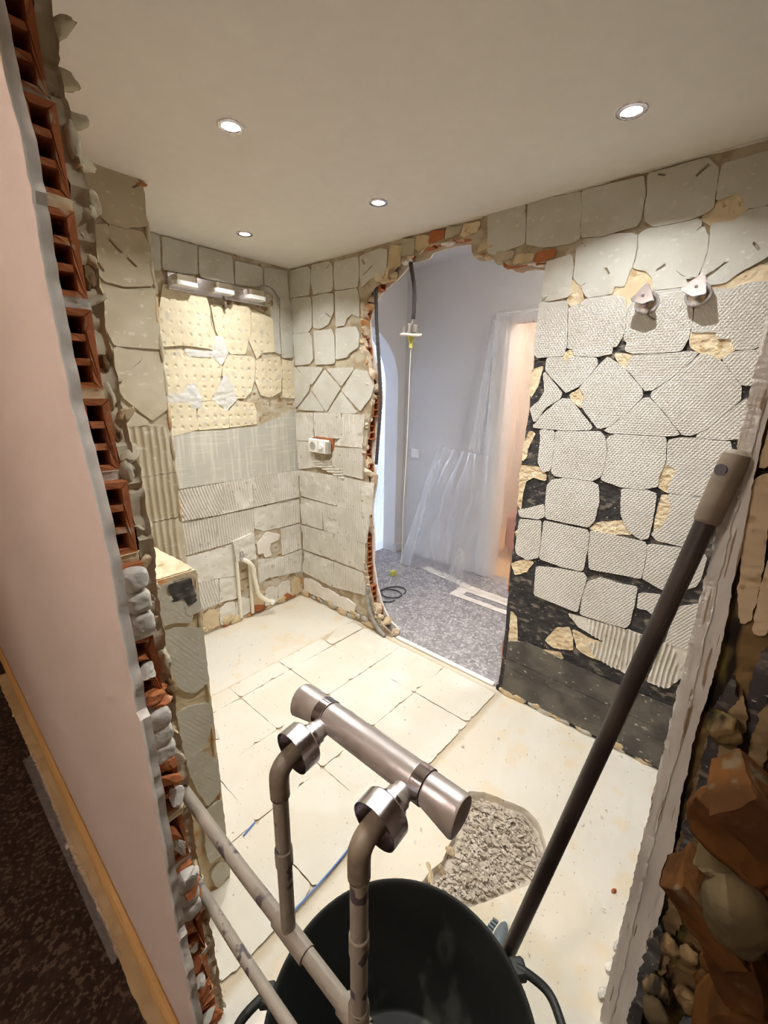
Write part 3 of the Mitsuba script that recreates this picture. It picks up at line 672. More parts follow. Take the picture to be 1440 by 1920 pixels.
# ------------------------------------------------------------------ pillar (boxed shaft) and ledge
struct('wall_pillar', 'tiled shaft pillar left of the beige wall, stripped to ridged adhesive', pad(FP, box(-1.56, 0, -1.024, H), 0.0, .02, h=rough_h(.003, 18, 41), base=-.50, rnd=0, wob=.002, bev=.004), 'pillar_adhesive', 35)
cracksP = crack_cut(polys(P_CRACK))
for q, g in enumerate(apart(polys(P_SMOOTH), .003, .0055)):
    part('wall_pillar', 'adhesive_pad', pad(FP, g, rng.uniform(.008, .011), .012, cut=cracksP, seed=250 + q, base=-.004, wob=.0020, rough=.0022), 'pillar_adhesive', 35)
for q, g in enumerate(polys(P_COMB)):
    part('wall_pillar', 'combed_adhesive', pad(FP, g, .006, .0040, h=ridges(.0265, .0085, .0, 260 + q, wave=.005, drop=1.3), base=-.004, rnd=.003), 'pillar_adhesive', 40)
part('wall_pillar', 'cover_chip', lump((.516, -1.03, 2.138), (.008, .018, .010), 265, 2, .5, ang=True), 'brick_red', 30, label='dark broken corner chip')
for q in range(9):
    part('wall_pillar', 'plaster_lump', lump((.512, -1.025, .95 + q*.13), (.012, .008, .05), 270 + q, 2, .5), 'tan_plaster' if q % 3 == 0 else 'pillar_adhesive', 40)
for q in range(14):  # rough edge where the pillar meets the broken near wall
    part('wall_pillar', 'plaster_lump', lump((.512, -1.215 - .006*(q % 3), 1.0 + q*.085), (.016, .016, .06), 620 + q, 2, .6), 'tan_plaster', 40)

struct('wall_ledge', 'half-height tiled wall stub with rubble top behind the broken brick edge', pad(FK, box(-1.515, 0, -1.356, 1.02), 0.0, .014, h=rough_h(.004, 22, 51), base=-.84, rnd=0, wob=.002, bev=.004), 'tan_plaster', 35)
for q, g in enumerate(polys(K_WEAVE)):
    part('wall_ledge', 'adhesive_pad', pad(FK, Polygon(g).buffer(.009, join_style='mitre').intersection(box(-1.6, .01, -1.358, 1.012)), rng.uniform(.008, .010), .012, seed=280 + q, base=-.004, wob=.003, rnd=.002), 'ledge_weave', 35)
part('wall_ledge', 'mortar_crumb', pad(FK, [(-1.425, 1.01), (-1.375, 1.012), (-1.366, .95), (-1.385, .945), (-1.395, .97), (-1.42, .965)], .011, .006, h=rough_h(.010, 45, 77), base=-.004, rnd=.002, wob=.003), 'bitumen', 40, label='dark crumbled mortar')
part('wall_ledge', 'plaster_cap', pad(Frame((0, 0, 1.02), (1, 0, 0), (0, 1, 0)), box(.52, -1.51, 1.345, -1.36), .006, .014, h=rough_h(.010, 26, 61), base=-.004, rnd=.004, wob=.003), 'cream_plaster', 35)
for q in range(14):
    part('wall_ledge', 'plaster_lump', lump((1.354, -1.359, .04 + q*.07), (.005, .005, .040), 290 + q, 2, .6), 'tan_plaster', 40)

# ------------------------------------------------------------------ near wall: pink plaster, hollow bricks, torn edge
EDGE = [(2.30, 1.52), (1.874, 1.543), (1.72, 1.573), (1.537, 1.57), (1.408, 1.59), (1.242, 1.632), (1.066, 1.64), (.767, 1.668), (.5, 1.665), (.224, 1.686), (0, 1.69)]
def xe(z): return float(np.interp(-z, [-a for a, _ in EDGE], [b for _, b in EDGE]))
FN = Frame((0, -1.5885, 0), (1, 0, 0), (0, 0, 1))
zz = np.linspace(0, 2.30, 140)
outline = [(-5.0, 0)] + [(xe(z) + .008*2*(meshkit.fbm(np.array([z*40, 1.0, 2.0]), 3, 3) - .5), z) for z in zz] + [(-5.0, 2.30)]
struct('wall_near', 'smooth pink painted wall in the foreground ending in broken hollow bricks', pad(FN, Polygon(outline), (.0168), .018, base=0, rnd=0, wob=.0055, bev=.0035, rough=.0001, seed=11), 'pink_wall', 35)
part('wall_near', 'brick_core', join([bx((-5.0, -1.585, 0), (1.30, -1.520, 2.30))]), 'brick_red')
JOINTS = [2.085, 1.955, 1.826, 1.697, 1.567, 1.438, 1.311, 1.176, 1.042, .906, .785, .66, .53, .40, .27, .14, .012]
for k in range(len(JOINTS) - 1):
    z1, z0 = JOINTS[k], JOINTS[k+1]; zc = (z0 + z1)/2; x = xe(zc) - .052 + rng.uniform(-.008, .008); hz = z1 - z0 - .014
    plug = k in (7, 9, 12)
    b = brick_mesh(.26, .042, hz, 3, 500 + k, ragged=.004 if k < 8 else .012, wall=.0100)
    part('wall_near', 'brick', moved(b, (x - .26, -1.566, zc)), 'brick_red')
    part('wall_near', 'mortar_joint', pad(Frame((0, 0, z0), (1, 0, 0), (0, 1, 0)), [(1.25, -1.588), (x + .004, -1.588), (x + .002, -1.543), (1.25, -1.543)], .008, .012, base=-.008, rnd=.001, wob=.003, seed=k), 'mortar_grey' if k % 2 else 'tan_plaster', 40)
    if plug:
        for j in range(3):
            part('wall_near', 'mortar_plug', lump((x + .002, -1.562, z0 + .024 + j*hz/3), (.019, .0195, .0205), 520 + 3*k + j, 3, .13, 1.6, boxy=.62), 'mortar_grey', 60)
    if k >= 8:
        for j in range(3):
            part('wall_near', 'brick_shard', lump((x + rng.uniform(-.012, .012), -1.562 + rng.uniform(-.012, .012), rng.uniform(z0, z1)), (.026, .012, .018), 560 + 3*k + j, 2, .4, ang=True), 'brick_red' if j else 'mortar_grey')
# inner render behind the bricks, torn further back
FI = Frame((0, -1.541, 0), (-1, 0, 0), (0, 0, 1))
def xi(z): return xe(z) - .055 - .028*(meshkit.fbm(np.array([z*9, 4.0, 1.0]), 3, 8)) - .02*(1 - min(1, max(0, (z - .9)/.3)))
ol = [(-xi(z) - .02*(meshkit.fbm(np.array([z*55, 7.0, 1.0]), 3, 5) - .5), z) for z in zz if z < 2.15]
part('wall_near', 'inner_render', pad(FI, Polygon([(-1.0, 0)] + ol + [(-1.0, 2.15)]), .022, .010, h=rough_h(.006, 35, 71), base=0, rnd=0, wob=.010, bev=.006, seed=12), 'pillar_adhesive', 40)
for q in range(72):
    z = .03 + q*.0298; s = rng.uniform(.009, .020)
    part('wall_near', 'plaster_lump', lump((xi(z) - rng.uniform(.0, .03), -1.530 + rng.uniform(-.006, .010), z), (s*.9, s*.6, s*1.5), 1660 + q, 2, .5, 2.0, ang=q % 2 == 0), ('pillar_adhesive', 'torn_tan', 'tan_plaster', 'pillar_adhesive')[q % 4], 35)
for q in range(8):   # adhesive lumps at the head of the torn edge
    z = 1.72 + q*.055
    part('wall_near', 'plaster_lump', lump((xi(z) - .02, -1.512, z), (.016, .010, .03), 700 + q, 2, .5, ang=True), 'pillar_adhesive', 35)
part('wall_near', 'baseboard', chamfer_box((-5.0, -1.622, 0), (1.60, -1.606, .055), .003), 'wood_trim', label='low wooden baseboard under the pink paint')
part('wall_near', 'baseboard_groove', join([bx((-5.0, -1.6245, z), (1.60, -1.6215, z + .004)) for z in (.012, .032, .046)]), 'wood_trim')

# ------------------------------------------------------------------ right wall stub: white strip, torn layers and bricks coloured darker to carry the shade here
FE = Frame((0, -.90, 0), (1, 0, 0), (0, 0, 1))
struct('wall_right', 'broken end of the right wall with white plaster strip and dark torn layers', pad(FE, box(2.304, 0, 2.70, 2.15), 0.0, .016, h=rough_h(.012, 22, 81), base=-.90, rnd=0, wob=0, bev=.002), 'right_wall', 35)
zz2 = np.linspace(0, 2.14, 90)
part('wall_right', 'plaster_edge', pad(FE, Polygon([(2.302, 0)] + [(2.3185 + .0018*math.sin(z*9), z) for z in zz2] + [(2.302, 2.14)]), .028, .005, h=ridges(.0046, .0014, .0, 91, wave=.0015, drop=1.0), base=0, rnd=0, wob=.0028, bev=.002, seed=13), 'strip_white', 40, label='ridged white plaster edge')
FR = [(0, 2.366), (.1, 2.364), (.271, 2.356), (.508, 2.355), (.679, 2.342), (.826, 2.337), (1.01, 2.341), (1.13, 2.337), (1.276, 2.330), (1.438, 2.325), (2.15, 2.330)]
part('wall_right', 'plaster_face', pad(FE, Polygon([(2.3200, 0)] + [(np.interp(z, [a for a, _ in FR], [b for _, b in FR]) + .003*2*(meshkit.fbm(np.array([z*18, 1., 1.]), 3, 2) - .5), z) for z in zz2] + [(2.3200, 2.14)]), .024, .007, h=rough_h(.002, 20, 92), base=0, rnd=0, wob=.002, seed=14), 'strip_white', 40, label='smooth white plaster layer')
for q, g in enumerate([[(2.333, 1.326), (2.350, 1.34), (2.356, 1.282), (2.364, 1.215), (2.367, 1.162), (2.369, 1.104), (2.361, 1.085), (2.352, 1.119), (2.346, 1.163), (2.336, 1.241)], [(2.371, 1.30), (2.400, 1.30), (2.396, 1.158), (2.390, 1.084), (2.379, 1.08), (2.374, 1.145)], [(2.333, 1.60), (2.352, 1.62), (2.356, 1.36), (2.334, 1.345)], [(2.360, 1.60), (2.44, 1.62), (2.42, 1.31), (2.362, 1.31)], [(2.405, 1.29), (2.44, 1.29), (2.43, 1.00), (2.408, 1.06)]]):
    part('wall_right', 'adhesive_board', pad(FE, g, .014 + .003*(q % 2), .006, h=rough_h(.003, 22, 93 + q), base=0, rnd=.002, wob=.003, seed=15 + q), 'wave_adhesive', 40, label='beige trowelled adhesive')
for q, (x, z0, z1, mt) in enumerate([(2.366, .55, .95, 'torn_tan'), (2.368, .55, 1.0, 'bitumen'), (2.384, .62, .98, 'torn_tan'), (2.402, .66, 1.08, 'bitumen'), (2.422, .70, 1.0, 'torn_tan'), (2.36, .05, .40, 'bitumen'), (2.376, .10, .5, 'torn_tan'), (2.45, .72, 1.06, 'brick_shaded')]):
    part('wall_right', 'torn_layer', pad(FE, [(x - .007, z0), (x + .010, z0 + .03), (x + .012, z1 - .05), (x + .001, z1), (x - .008, z1 - .06)], .010 + .010*(q % 3), .008, h=rough_h(.008, 40, 95 + q), base=0, rnd=.002, wob=.006, seed=q), mt, 40)
RUB = [((2.412, -1.09, .905), (.060, .050, .030), 'brick_shaded', (0, 35, 10)), ((2.405, -1.06, .835), (.055, .05, .028), 'brick_shaded', (0, 20, -8)), ((2.462, -1.06, .80), (.070, .05, .024), 'brick_shaded', (0, 48, 6)),
       ((2.395, -1.10, .70), (.050, .05, .026), 'brick_shaded', (0, 30, 0)), ((2.45, -1.08, .62), (.055, .05, .030), 'brick_shaded', (0, 62, 8)), ((2.47, -1.07, .50), (.07, .05, .05), 'brick_shaded', (0, 80, 0)), ((2.50, -1.05, .93), (.06, .05, .03), 'brick_shaded', (0, 15, 0))]
for q, (c, s, mt, a) in enumerate(RUB):
    b = trimesh.creation.box(extents=2*np.array(s)).subdivide().subdivide().subdivide().subdivide(); v = np.array(b.vertices); r = np.random.default_rng(880 + q)
    for _ in range(5):      # broken corners
        dd = r.normal(size=3)*[1, .5, 1.2]; dd /= np.linalg.norm(dd); w = v@dd; v = v - np.maximum(w - w.max()*r.uniform(.55, .8), 0)[:, None]*dd
    v += .016*(np.stack([meshkit.fbm(v*22 + q*5 + j*9, 4, q + j) for j in range(3)], -1) - .5)
    R = trimesh.transformations.euler_matrix(*np.radians(a)); v = v@R[:3, :3].T + np.array(c)
    part('wall_right', 'broken_brick', tm(v, b.faces), mt, 30)
part('wall_right', 'mortar_lump', lump((2.428, -1.12, .745), (.042, .04, .058), 741, 3, .16, 1.1), 'mortar_shaded', 60, label='rounded mortar lump')
part('wall_right', 'mortar_lump', lump((2.395, -1.09, .775), (.03, .03, .022), 742, 2, .4, ang=True), 'mortar_shaded')
part('wall_right', 'mortar_lump', lump((2.385, -1.0, .27), (.022, .022, .018), 743, 2, .4), 'mortar_shaded', 40)
part('wall_right', 'plaster_shard', pad(Frame((0, -1.17, 0), (1, 0, 0), (0, 0, 1)), [(2.44, .30), (2.56, .30), (2.56, .62), (2.50, .60), (2.455, .45)], .02, .014, h=rough_h(.003, 18, 97), base=-.02, rnd=.006, wob=.003), 'strip_white', 40)
for q in range(30):
    z = rng.uniform(.03, 1.0); s = rng.uniform(.010, .026)
    part('wall_right', 'mortar_crumb', lump((rng.uniform(2.36, 2.55), -.93 - rng.uniform(0, .05), z), (s, s*.8, s*1.2), 750 + q, 2, .5), ('right_wall', 'bitumen', 'brick_shaded', 'right_wall')[q % 4], 40)
for q in range(14):  # crumbs at the foot of the strip
    part('wall_right', 'plaster_crumb', lump((2.302 + rng.uniform(-.012, .0), -.03 - q*.065, .006), (.010, .016, .012), 790 + q, 2, .5), 'mortar_grey' if q % 2 else 'white_plaster', 40)

# ------------------------------------------------------------------ hall behind the opening, room beyond the arch, room behind the film
struct('floor_hall', 'grey felt fleece covering the hall floor', bx((-.20, .015, -.03), (2.7, 1.30, .002)), 'felt_grey')
wh = box(-.062, 0, 2.7, 2.40).difference(box(.854, -.1, 1.30, 1.93))
m = trimesh.creation.extrude_polygon(wh, .10, engine='earcut'); v = np.array(m.vertices)
struct('wall_hall', 'grey white hall wall seen through the broken opening', tm(np.stack([v[:, 0], 1.22 + v[:, 2], v[:, 1]], -1), m.faces), 'hall_paint')
arch = unary_union([box(.25, -.1, 1.129, 1.50), Point(.6895, 1.50).buffer(.4395, 24)])
wa = box(.06, 0, 1.32, 2.40).difference(arch)
m = trimesh.creation.extrude_polygon(wa, .14, engine='earcut'); v = np.array(m.vertices)
struct('wall_arch', 'hall end wall with a round arched doorway', tm(np.stack([-.062 - v[:, 2], v[:, 0], v[:, 1]], -1), m.faces), 'hall_paint')
struct('ceiling_hall', 'hall ceiling', bx((-.2, .09, 2.40), (2.7, 1.32, 2.43)), 'hall_paint')
struct('wall_hall_end', 'right end wall of the hall', bx((2.7, .05, 0), (2.75, 1.32, 2.40)), 'hall_paint')
struct('baseboard_hall', 'low grey baseboard of the hall wall', join([chamfer_box((-.06, 1.206, .002), (.77, 1.22, .075), .003), chamfer_box((-.062, 1.131, .002), (-.050, 1.215, .075), .003)]), 'hall_paint')
struct('door_hall', 'white door frame in the hall wall behind plastic film', join([chamfer_box((.755, 1.195, .0), (.854, 1.225, 2.0), .006), chamfer_box((.755, 1.195, 1.93), (1.42, 1.225, 2.0), .006), chamfer_box((1.30, 1.195, 0), (1.42, 1.225, 1.93), .006), bx((.85, 1.22, 0), (.870, 1.36, 1.93))]), 'white_paint')
# room beyond the arch
struct('wall_arch_room', 'white walls of the daylit room beyond the arch', join([bx((-2.6, -.75, 0), (-2.55, 2.6, 2.4)), bx((-2.6, 2.55, 0), (-.2, 2.6, 2.4)), bx((-2.6, -.8, 0), (-.05, -.75, 2.4)), bx((-2.6, -.8, 2.4), (-.05, 2.6, 2.45)), bx((-2.6, -.8, -.05), (-.2, 2.6, 0.0)), bx((-.205, 1.30, 0), (-.2, 2.6, 2.4)), bx((-.205, -.8, 0), (-.2, .08, 2.4))]), 'white_paint')
wt = struct('window_arch_room', 'bright daylit window of the room beyond the arch')
part('window_arch_room', 'frame', join([chamfer_box((-2.55, a, .85), (-2.50, a + .05, 2.1), .004) for a in (-.05, .50, 1.05)] + [chamfer_box((-2.55, -.05, z), (-2.50, 1.10, z + .05), .004) for z in (.85, 2.05)]), 'white_paint')
part('window_arch_room', 'pane', bx((-2.545, -.02, .88), (-2.54, 1.07, 2.07)), 'lens', emitter={'type': 'area', 'radiance': rgb(*[3*c for c in DAY])})
# room behind the film
struct('wall_door_room', 'peach coloured walls of the lamp-lit room behind the film', join([bx((.3, 2.7, 0), (2.6, 2.75, 2.4)), bx((.3, 1.33, 0), (.35, 2.7, 2.4)), bx((2.55, 1.33, 0), (2.6, 2.7, 2.4)), bx((.3, 1.33, 2.38), (2.6, 2.7, 2.43))]), 'peach_paint')
struct('floor_door_room', 'warm wooden floor of the room behind the film', bx((.3, 1.21, -.03), (2.6, 2.75, 0)), 'room_floor')
t = thing('ceiling_lamp', 'round lamp on the ceiling of the room behind the film', 'lamp')
part(t, 'shade', lathe([(0, 0), (.14, 0), (.15, .02), (.15, .05), (0, .05)], (1.2, 2.1, 2.33)), 'lens', emitter={'type': 'area', 'radiance': rgb(*[2.2*c for c in ROOM_LAMP])})
t = thing('armchair', 'reddish upholstered armchair seen blurred behind the plastic film', 'armchair')
part(t, 'seat', chamfer_box((.72, 1.75, .05), (1.30, 2.35, .42), .05), 'red_cloth', 40)
part(t, 'backrest', chamfer_box((.72, 2.28, .30), (1.30, 2.45, .62), .05), 'red_cloth', 40)

# entrance hall around the camera
struct('floor_entrance', 'dark brown felt fleece on the floor of the entrance hall', bx((-5.0, -3.3, -.04), (3.4, -1.60, .001)), 'felt_brown')
struct('wall_entrance', 'painted walls of the entrance hall behind the camera', join([bx((-5.0, -3.3, 0), (3.4, -3.25, 2.4)), bx((-5.05, -3.3, 0), (-5.0, -1.5, 2.4)), bx((3.4, -3.3, 0), (3.45, .1, 2.4)), bx((2.7, .0, 0), (3.4, .05, 2.4))]), 'entrance_paint')
struct('ceiling_entrance', 'ceiling of the entrance hall', bx((-5.05, -3.3, 2.30), (3.45, -1.66, 2.34)), 'hall_paint')
struct('ceiling_entrance_side', 'ceiling over the passage right of the bathroom', bx((2.62, -1.66, 2.30), (3.45, .1, 2.34)), 'hall_paint')
struct('floor_entrance_side', 'felt covered passage floor right of the bathroom', bx((2.33, -1.60, -.04), (3.4, .05, .0)), 'felt_brown')
t = thing('hall_lamp', 'round lamp on the hall ceiling, out of the picture', 'lamp')
part(t, 'shade', lathe([(0, 0), (.15, 0), (.16, .02), (.16, .05), (0, .05)], (1.9, .62, 2.348)), 'lens', emitter={'type': 'area', 'radiance': rgb(*HALL2_LAMP)})
t = thing('entrance_lamp', 'round lamp on the entrance hall ceiling behind the camera', 'lamp')
part(t, 'shade', lathe([(0, 0), (.17, 0), (.18, .02), (.18, .05), (0, .05)], (1.75, -2.75, 2.25)), 'lens', emitter={'type': 'area', 'radiance': rgb(*HALL_LAMP)})
t = thing('corridor_lamp', 'small warm lamp on the entrance hall ceiling far to the left, out of the picture', 'lamp')
part(t, 'shade', lathe([(0, 0), (.11, 0), (.12, .02), (.12, .05), (0, .05)], (-.75, -2.55, 2.25)), 'lens', emitter={'type': 'area', 'radiance': rgb(*CORRIDOR_LAMP)})

# ------------------------------------------------------------------ downlights
for q, (x, y, lb) in enumerate([(1.059, -.995, 'recessed round downlight, nearest to the broken brick edge'), (1.92, -.375, 'recessed round downlight above the two chrome taps'), (1.049, -.373, 'recessed round downlight in the middle of the ceiling'), (.331, -.508, 'recessed round downlight over the wall lamp'), (1.92, -.995, 'recessed round downlight above the shower mixer, out of the picture')]):
    t = thing('downlight', lb, 'downlight', 'recessed ceiling downlights')
    part(t, 'trim_ring', lathe([(.024, .0), (.026, -.004), (.033, -.005), (.0365, -.003), (.037, .0)], (x, y, H - .0002)), 'chrome', 40)
    part(t, 'lens', lathe([(0, -.0015), (.025, -.0015), (.025, 0), (0, 0)], (x, y, H - .0005)), 'lens', emitter={'type': 'area', 'radiance': rgb(*[LENS_GLOW*c for c in (1, .96, .88)])})
    scene[f'downlight_beam_{q}'] = {'type': 'spot', 'to_world': mi.ScalarTransform4f().look_at(origin=[x, y, H - .008], target=[x, y, 0], up=[0, 1, 0]), 'intensity': rgb(*[SPOT_POWER*c for c in SPOT_TINT]), 'cutoff_angle': 68.0, 'beam_width': 14.0}

# ------------------------------------------------------------------ wall lamp on the left wall
t = thing('wall_lamp', 'chrome bar wall lamp with three curved heads under the ceiling', 'wall lamp')
part(t, 'bar', chamfer_box((.008, -.752, 1.914), (.024, -.205, 1.992), .003), 'chrome')
for y in (-.680, -.480, -.285):
    a = np.linspace(-math.pi/2, math.pi/2, 25); R = .056
    prof = Polygon([(.055*np.sign(math.cos(w))*abs(math.cos(w))**.32, R*np.sign(math.sin(w))*abs(math.sin(w))**.32) for w in a])
    m = trimesh.creation.extrude_polygon(prof, .026, engine='earcut'); hd = part(t, 'head', moved(m, (.024, y, 1.952)), 'bright_chrome', 30)
    m = trimesh.creation.extrude_polygon(prof.buffer(.001), .020, engine='earcut'); part(hd, 'glass_band', moved(m, (.024, y, 1.932)), 'white_plastic', 30, label='white frosted glass band')
t2 = part(t, 'hook', tube([(.02, -.465, 1.925), (.035, -.465, 1.90), (.035, -.463, 1.875), (.018, -.462, 1.865), (.014, -.462, 1.885)], .006), 'elbow_brass', True)
w = thing('loose_wire', 'grey cable loop sticking out beside the right end of the wall lamp', 'wire')
part(w, 'wire', tube([(.012, -.235, 1.995), (.03, -.22, 2.02), (.035, -.16, 2.01), (.02, -.11, 1.965), (.008, -.10, 1.94)], .0045), 'grey_conduit', True)

# ------------------------------------------------------------------ double socket
t = thing('wall_socket', 'white double socket and dimmer hanging from the ribbed adhesive', 'socket')
part(t, 'mounting_box', chamfer_box((.20, -.010, 1.085), (.37, .004, 1.175), .003), 'brick_red')
for q, x in enumerate((.163, .258)):
    pl = part(t, 'cover_plate', chamfer_box((x, -.036 - .004*q, 1.072), (x + .086, -.012, 1.158), .005), 'white_plastic', 30)
    if q == 0:
        part(pl, 'recess', lathe([(.0, .0015), (.020, .0015), (.024, .004), (.026, .0)], (x + .043, -.036, 1.115), (0, -1, 0)), 'grey_plastic', 40)
    else:
        part(pl, 'dimmer_knob', lathe([(0, .016), (.018, .015), (.021, .010), (.022, 0)], (x + .036, -.040, 1.118), (0, -1, 0)), 'white_plastic', 40)
part(t, 'side_flap', chamfer_box((.335, -.046, 1.075), (.362, -.018, 1.150), .003), 'grey_plastic')

# ------------------------------------------------------------------ two shower taps
for q, (x, z, lb) in enumerate([(1.950, 1.752, 'chrome wall tap with triangular lever, left one near the large cream patch'), (2.092, 1.760, 'chrome wall tap with triangular lever, right one above the broken out corner')]):
    t = thing('wall_tap', lb, 'tap', 'chrome wall taps')
    part(t, 'escutcheon', lathe([(.036, .0), (.037, .003), (.035, .010), (.028, .020), (.019, .028), (.0, .031)], (x, -.006, z), (0, -1, 0), 48), 'chrome', 40)
    part(t, 'stem', lathe([(.013, 0), (.013, .026), (0, .026)], (x, -.03, z), (0, -1, 0), 24), 'chrome', 40)
    s = .028 if q == 0 else .030
    tri = Polygon([(-s*1.05, -.002), (s*.25, s*1.25), (s*.85, -s*.35), (0, -s*.55)]).buffer(.006)
    m = trimesh.creation.extrude_polygon(affinity.rotate(tri, -8 if q else 4), .020, engine='earcut'); v = np.array(m.vertices)
    lv = part(t, 'lever', tm(np.stack([x - .002 + v[:, 0], -.050 - v[:, 2] + v[:, 1]*.06, z + .010 + v[:, 1]], -1), m.faces), 'chrome', 30)
    part(lv, 'screw_hole', lathe([(0, .001), (.0045, .001), (.0045, -.004)], (x - .001, -.0705, z + .014), (0, -1, .2), 16), 'dark_cable')
    if q == 0: part(t, 'bent_pin', tube([(x + .006, -.012, z - .034), (x + .022, -.02, z - .048), (x + .034, -.016, z - .055)], .0025, 6), 'elbow_brass', True)

# ------------------------------------------------------------------ drain and valves at the foot of the left wall
t = thing('basin_drain', 'pale flexible drain pipe with water valve at the foot of the left wall', 'drain pipe')
part(t, 'valve', join([lathe([(.0, .0), (.022, 0), (.022, .03), (.016, .034), (.016, .05), (0, .05)], (.0, -.485, .44), (1, 0, 0), 24), lathe([(0, 0), (.012, 0), (.012, .05), (0, .05)], (.035, -.485, .43), (0, 0, 1), 20)]), 'chrome', 40)
P = smooth_path([(.045, -.485, .430), (.062, -.455, .405), (.064, -.43, .36), (.062, -.425, .30), (.064, -.415, .235), (.062, -.40, .165), (.075, -.36, .115), (.09, -.318, .088)], 10)
part(t, 'pipe', tube(P, .0145 + .0014*np.sin(np.arange(len(P))*2.2)*(np.abs(np.arange(len(P)) - 12) < 9), 14, False), 'ivory_plastic', True)
part(t, 'outlet_collar', lathe([(.012, 0), (.019, 0), (.019, .018), (.012, .018), (.012, 0)], (.085, -.328, .092), (.2, .62, -.35), 20), 'white_plastic', 40)
part(t, 'supply_box', pad(FB, [(-.53, .555), (-.39, .575), (-.385, .40), (-.52, .42)], .034, .010, h=rough_h(.010, 30, 15), base=-.002, rnd=.004, wob=.004), 'comb_adhesive', 40, label='lump of mortar round the water supply')
for q in range(2): part(t, 'water_pipe', tube([(.022, -.515 + q*.085, .42), (.022, -.515 + q*.085, .03)], .011, 12, False), 'ivory_plastic', True)

# ------------------------------------------------------------------ shower mixer on its free-standing pipes
t = thing('shower_mixer', 'dusty chrome thermostat bar mixer standing free on bare pipes', 'shower mixer')
MY, MZ = -1.437, .990
bar = [(0, 0), (.0205, 0), (.0215, .002), (.0215, .156), (.0205, .158), (0, .158)]
part(t, 'body', lathe(bar, (1.930, MY, MZ), (1, 0, 0), 48), 'dusty_chrome', 40)
def knob(x0, d):
    m = lathe([(0, 0), (.0205, 0), (.021, .002), (.021, .044), (.0195, .048), (0, .050)], (0, 0, 0), (d, 0, 0), 48)
    v = np.array(m.vertices); w = np.array([0, -.78, -.62]); q = v@w; e = np.clip(np.abs(v[:, :1])/.05, 0, 1)[:, 0]
    r = np.abs(v@np.array([0, .62, -.78]))           # flattened underside that swells to a keel at the end
    v = v + (np.clip(q, 0, None)/.021*np.clip(.024 - r, 0, None)*.42*e*(q > .002))[:, None]*w; return moved(tm(v, m.faces), (x0, MY, MZ))
for x0, d in ((1.913, -1), (2.105, 1)):
    part(t, 'ring', lathe([(0, 0), (.0225, 0), (.0225, .016), (0, .016)], (x0 if d < 0 else x0 - .017, MY, MZ), (1, 0, 0), 48), 'clean_chrome', 40)
    part(t, 'control_knob', knob(x0, d), 'dusty_chrome', 40)
for x in (1.932, 2.082):
    part(t, 'inlet', lathe([(.0, 0), (.0150, 0), (.0160, .003), (.0160, .018), (.0135, .021), (.0135, .046), (0, .046)], (x, MY - .046, MZ - .008), (0, 1, .12), 36), 'dusty_chrome', 40)
    e = part(t, 'escutcheon', lathe([(.0295, 0), (.0305, 0), (.0305, .024), (.028, .027), (.0185, .0275), (.018, .036), (.0165, .037), (.0165, .025), (.027, .024), (.0295, .021), (.0295, 0)], (x, MY - .072, MZ - .012), (0, 1, .12), 48), 'chrome', 40, label='loose chrome cover cup hanging open on the inlet')
    part(t, 'union_nut', lathe([(.0, 0), (.0165, 0), (.0165, .012), (0, .012)], (x, -1.4955, MZ - .014), (0, 1, 0), 6), 'elbow_brass')
t = thing('water_pipe', 'grey painted pipe run with two risers that carries the mixer', 'pipe')
def riser(x):
    P = [(x, -1.53, .655), (x, -1.53, .93), (x, -1.53, .952)]
    return tube(P, .0108, 16)
for x in (1.932, 2.080):
    rs = part(t, 'riser', riser(x), 'pipe_paint', True)
    P = [(x, -1.53, .925), (x, -1.53, .950), (x, -1.528, .963), (x, -1.520, .972), (x, -1.508, .975), (x, -1.497, .976)]
    part(rs, 'elbow', tube(P, .0132, 18), 'elbow_brass', True)
    part(rs, 'coupling', lathe([(.0108, 0), (.0125, .002), (.0125, .030), (.0108, .032)], (x, -1.53, .80), (0, 0, 1), 20), 'pipe_paint', 40)
part(t, 'supply_run', tube([(1.58, -1.53, .668), (1.80, -1.531, .664), (1.95, -1.529, .662), (2.096, -1.53, .664)], .0112, 16), 'pipe_paint', True)
part(t, 'tee_fitting', tube([(1.905, -1.53, .663), (1.975, -1.53, .662)], .0138, 18, False), 'pipe_paint', True)
part(t, 'end_elbow', join([tube([(2.050, -1.53, .664), (2.092, -1.53, .664)], .0138, 18, False), tube([(2.080, -1.53, .652), (2.080, -1.53, .70)], .0138, 18, False)]), 'pipe_paint', True)
t = thing('water_pipe', 'lower grey pipe sticking out of the broken wall below the mixer pipe', 'pipe')
part(t, 'pipe', tube([(1.56, -1.53, .417), (1.76, -1.532, .415), (2.02, -1.53, .420)], .0105, 16), 'pipe_paint', True)

